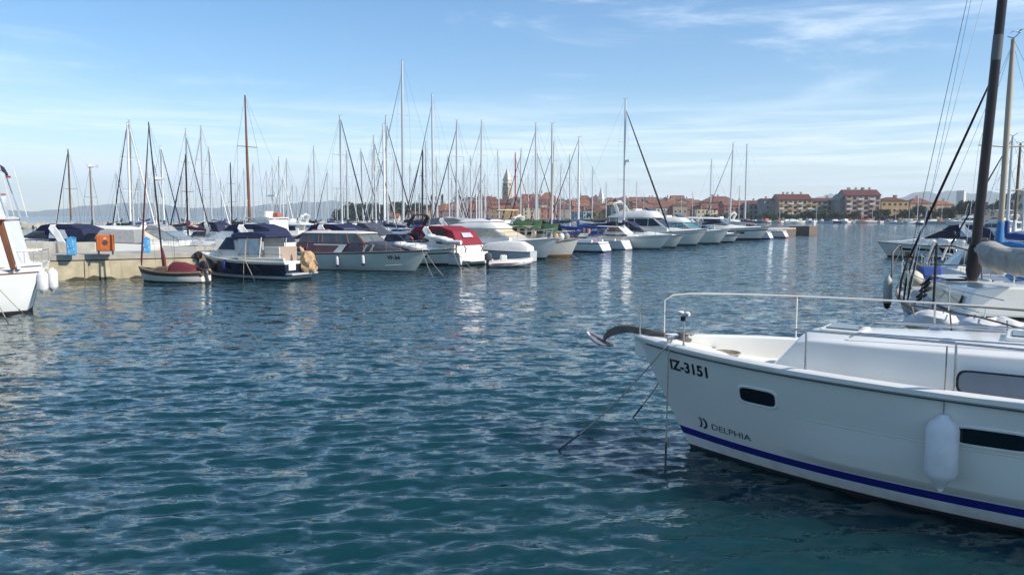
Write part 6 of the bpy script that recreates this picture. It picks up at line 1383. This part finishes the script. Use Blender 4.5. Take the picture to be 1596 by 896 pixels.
RT = [(899, 336, 10, 492), (920, 334, 12, 492), (1100, 336, 10, 440), (1110, 333, 14, 440), (1130, 333, 14, 436), (1148, 335, 16, 436), (1160, 334, 14, 436), (1190, 334, 13, 425), (1206, 333.5, 13, 412), (1217, 334, 13, 412), (1236, 333, 15, 410), (1250, 334, 12, 410), (1259, 332, 18, 410), (1283, 332.5, 17, 408), (1303, 332, 17, 408), (1323, 333, 13, 404), (1333, 331, 12, 404)]
for i, (px, y, w, D) in enumerate(RT): tree(f'small rounded street tree, {ordinal(i + 1)} from left along the far waterfront', px, y - 3.5, D, w * 1.45, 'round', 1 if i % 3 else 0, 'street trees on the far waterfront')
DT = [(1362, 323, 16, 402), (1370, 334, 22, 398), (1378, 324, 13, 404), (1390, 335, 20, 398), (1404, 325, 20, 402), (1416, 322, 20, 400), (1430, 318, 20, 400), (1444, 326, 18, 398), (1456, 328, 20, 396), (1468, 322, 22, 398), (1482, 316, 20, 396), (1496, 312, 20, 380), (1510, 309, 30, 372), (1522, 312, 24, 372), (1412, 336, 20, 397), (1440, 337, 20, 395), (1474, 335, 22, 392)]
for i, (px, y, w, D) in enumerate(sorted(DT)): tree(f'dark dense tree, {ordinal(i + 1)} from left in the park right of the pink block', px, y, D, w * 1.15, 'round', (0, 2, 0)[i % 3], 'dark park trees on the far shore')
rnd = random.Random(5)
for i in range(26):
    px = 1536 + i * 7 + rnd.uniform(-2, 2); kind = 'cone' if i % 4 == 1 else 'round'
    tree(f'hillside tree behind the right-hand masts, {ordinal(i + 1)} from left', px, rnd.uniform(297, 322), rnd.uniform(400, 520), rnd.uniform(12, 22) if kind == 'round' else 10, kind, (0, 2, 0, 1)[i % 4], 'wooded hillside trees on the right')
# ------------------------------------------------------------------ boats and lamp posts along the far shore
def far_boat_proto():
    H = Hull(6, 2.2, 1.0, .8, .75, .5, .9, .42, 2.4, .85, .35); out = []
    for hm, cm, nm in ((gel, gel, 'white'), (gel, can_navy, 'navy-covered'), (can_navy, gel, 'dark-hulled'), (gel2, orangep, 'orange-topped'), (gel, can_grey, 'grey-covered')):
        r = thing('small_motorboat', '', 'motorboat', (0, 0, 0)); hull_parts(r, H, [(.08, 1), (1, 0)], [hm, antif], gel, .06, None, 10, sub=1)
        MB().trunk([(1.6, .8, .9, .5, .4), (.8, .75, 1.35, .8, .6), (-1.2, .75, 1.5, .85, .65), (-1.6, .75, 1.0, .85, .7)]).build('cabin', cm, r, bevel=.05); MB().side([(.9, 1.2, .7), (.3, 1.75, .6), (.2, 1.75, .6), (.7, 1.2, .7)]).build('windscreen', glassd, r); out.append((r, nm))
    return out
protos = far_boat_proto(); used = set(); rnd = random.Random(9); fb = []
for k in range(58):
    px = 1192 + k * 7.0 + rnd.uniform(-2.5, 2.5); fb.append((px, shore(px) - rnd.choice([4, 6, 12, 20])))
fb += [(1391, 330), (1402, 335), (1432, 300), (1290, 352), (1236, 345)]
for k in range(16): px = 1010 + k * 11; fb.append((px, shore(px) - rnd.uniform(4, 14)))
for i, (px, D) in enumerate(sorted(fb)):
    t = rnd.randrange(5); r0, nm = protos[t]
    o = r0 if t not in used else copy_tree(r0); used.add(t)
    o.location = ((px - CX) / F_PX * D, D, 0); o.rotation_euler.z = rnd.choice([R(-80), R(100), R(5), R(170), R(-60)]) + rnd.uniform(-.2, .2); s = rnd.uniform(.8, 1.35); o.scale = (s, s, s)
    tag(o, f'small {nm} boat, {ordinal(i + 1)} from left along the far waterfront', 'motorboat', 'small boats along the far waterfront')
for i, (px, yt, D) in enumerate(((1426, 302, 340), (1448, 316, 385), (1466, 318, 375), (1416, 322, 385), (1356, 325, 390), (1270, 322, 395), (1214, 318, 395), (1395, 322, 390))):
    L = 7.5; Hh = CAMH + (HZ - yt) * D / F_PX
    sailboat(f'distant moored yacht with thin pale mast, {ordinal(sorted([1426, 1448, 1466, 1416, 1356, 1270, 1214, 1395]).index(px) + 1)} from left off the far shore', ((px - CX) / F_PX * D, D, 0), R(10 + 40 * (i % 4)), L, Hh, gel, bluest, aluw, None, None, far=True, group='yachts off the far shore')
flybridge('white motor yacht moored below the big dark tree on the right', ((1500 - CX) / F_PX * 262, 262, 0), R(165), 12, 3.8, gel, None, glassd, None, hi=.9)
flybridge('white motorboat with tall bimini post between the right-hand masts', ((1545 - CX) / F_PX * 120, 120, 0), R(120), 9, 3.2, gel, None, glassd, can_white, hi=.8)
# stone strip of the far mole below the trees
def mole():
    mb = MB(); A = Vector(((1380 - CX) / F_PX * 380, 380)); B_ = Vector(((1640 - CX) / F_PX * 236, 236)); d = B_ - A; c = (A + B_) / 2
    mb.box((0, 0, .2), (d.length, 3, 2.0)); tag(mb.build('mole', conct, loc=(c.x, c.y - 3, 0), rz=math.atan2(d.y, d.x)), 'low pale stone mole along the far right shore', None, None, 'structure')
mole()
def gull(label, px, py, D, s=1.0):
    p = at_depth(px, py, D); o = thing('gull', label, 'bird', p, R(200))
    mb = MB(); mb.tube([(.24, 0, .02), (.17, 0, .03), (0, 0, 0), (-.2, 0, .01), (-.3, 0, .02)], [.012, .045, .07, .04, .02], 8)
    for sg in (1, -1): mb.loft([[(.08, sg * .03, .02), (-.09, sg * .03, .02), (-.09, sg * .03, .0), (.08, sg * .03, .0)], [(.10, sg * .32, .13), (-.06, sg * .32, .13), (-.06, sg * .32, .12), (.10, sg * .32, .12)], [(-.02, sg * .66, .06), (-.06, sg * .66, .06), (-.06, sg * .66, .055), (-.02, sg * .66, .055)]])
    mb.build('gull_body', gel, o, smooth=50)
gull('small white gull gliding high beside the tan mast top', 1587, 50, 60)
if HAZE: build_haze()
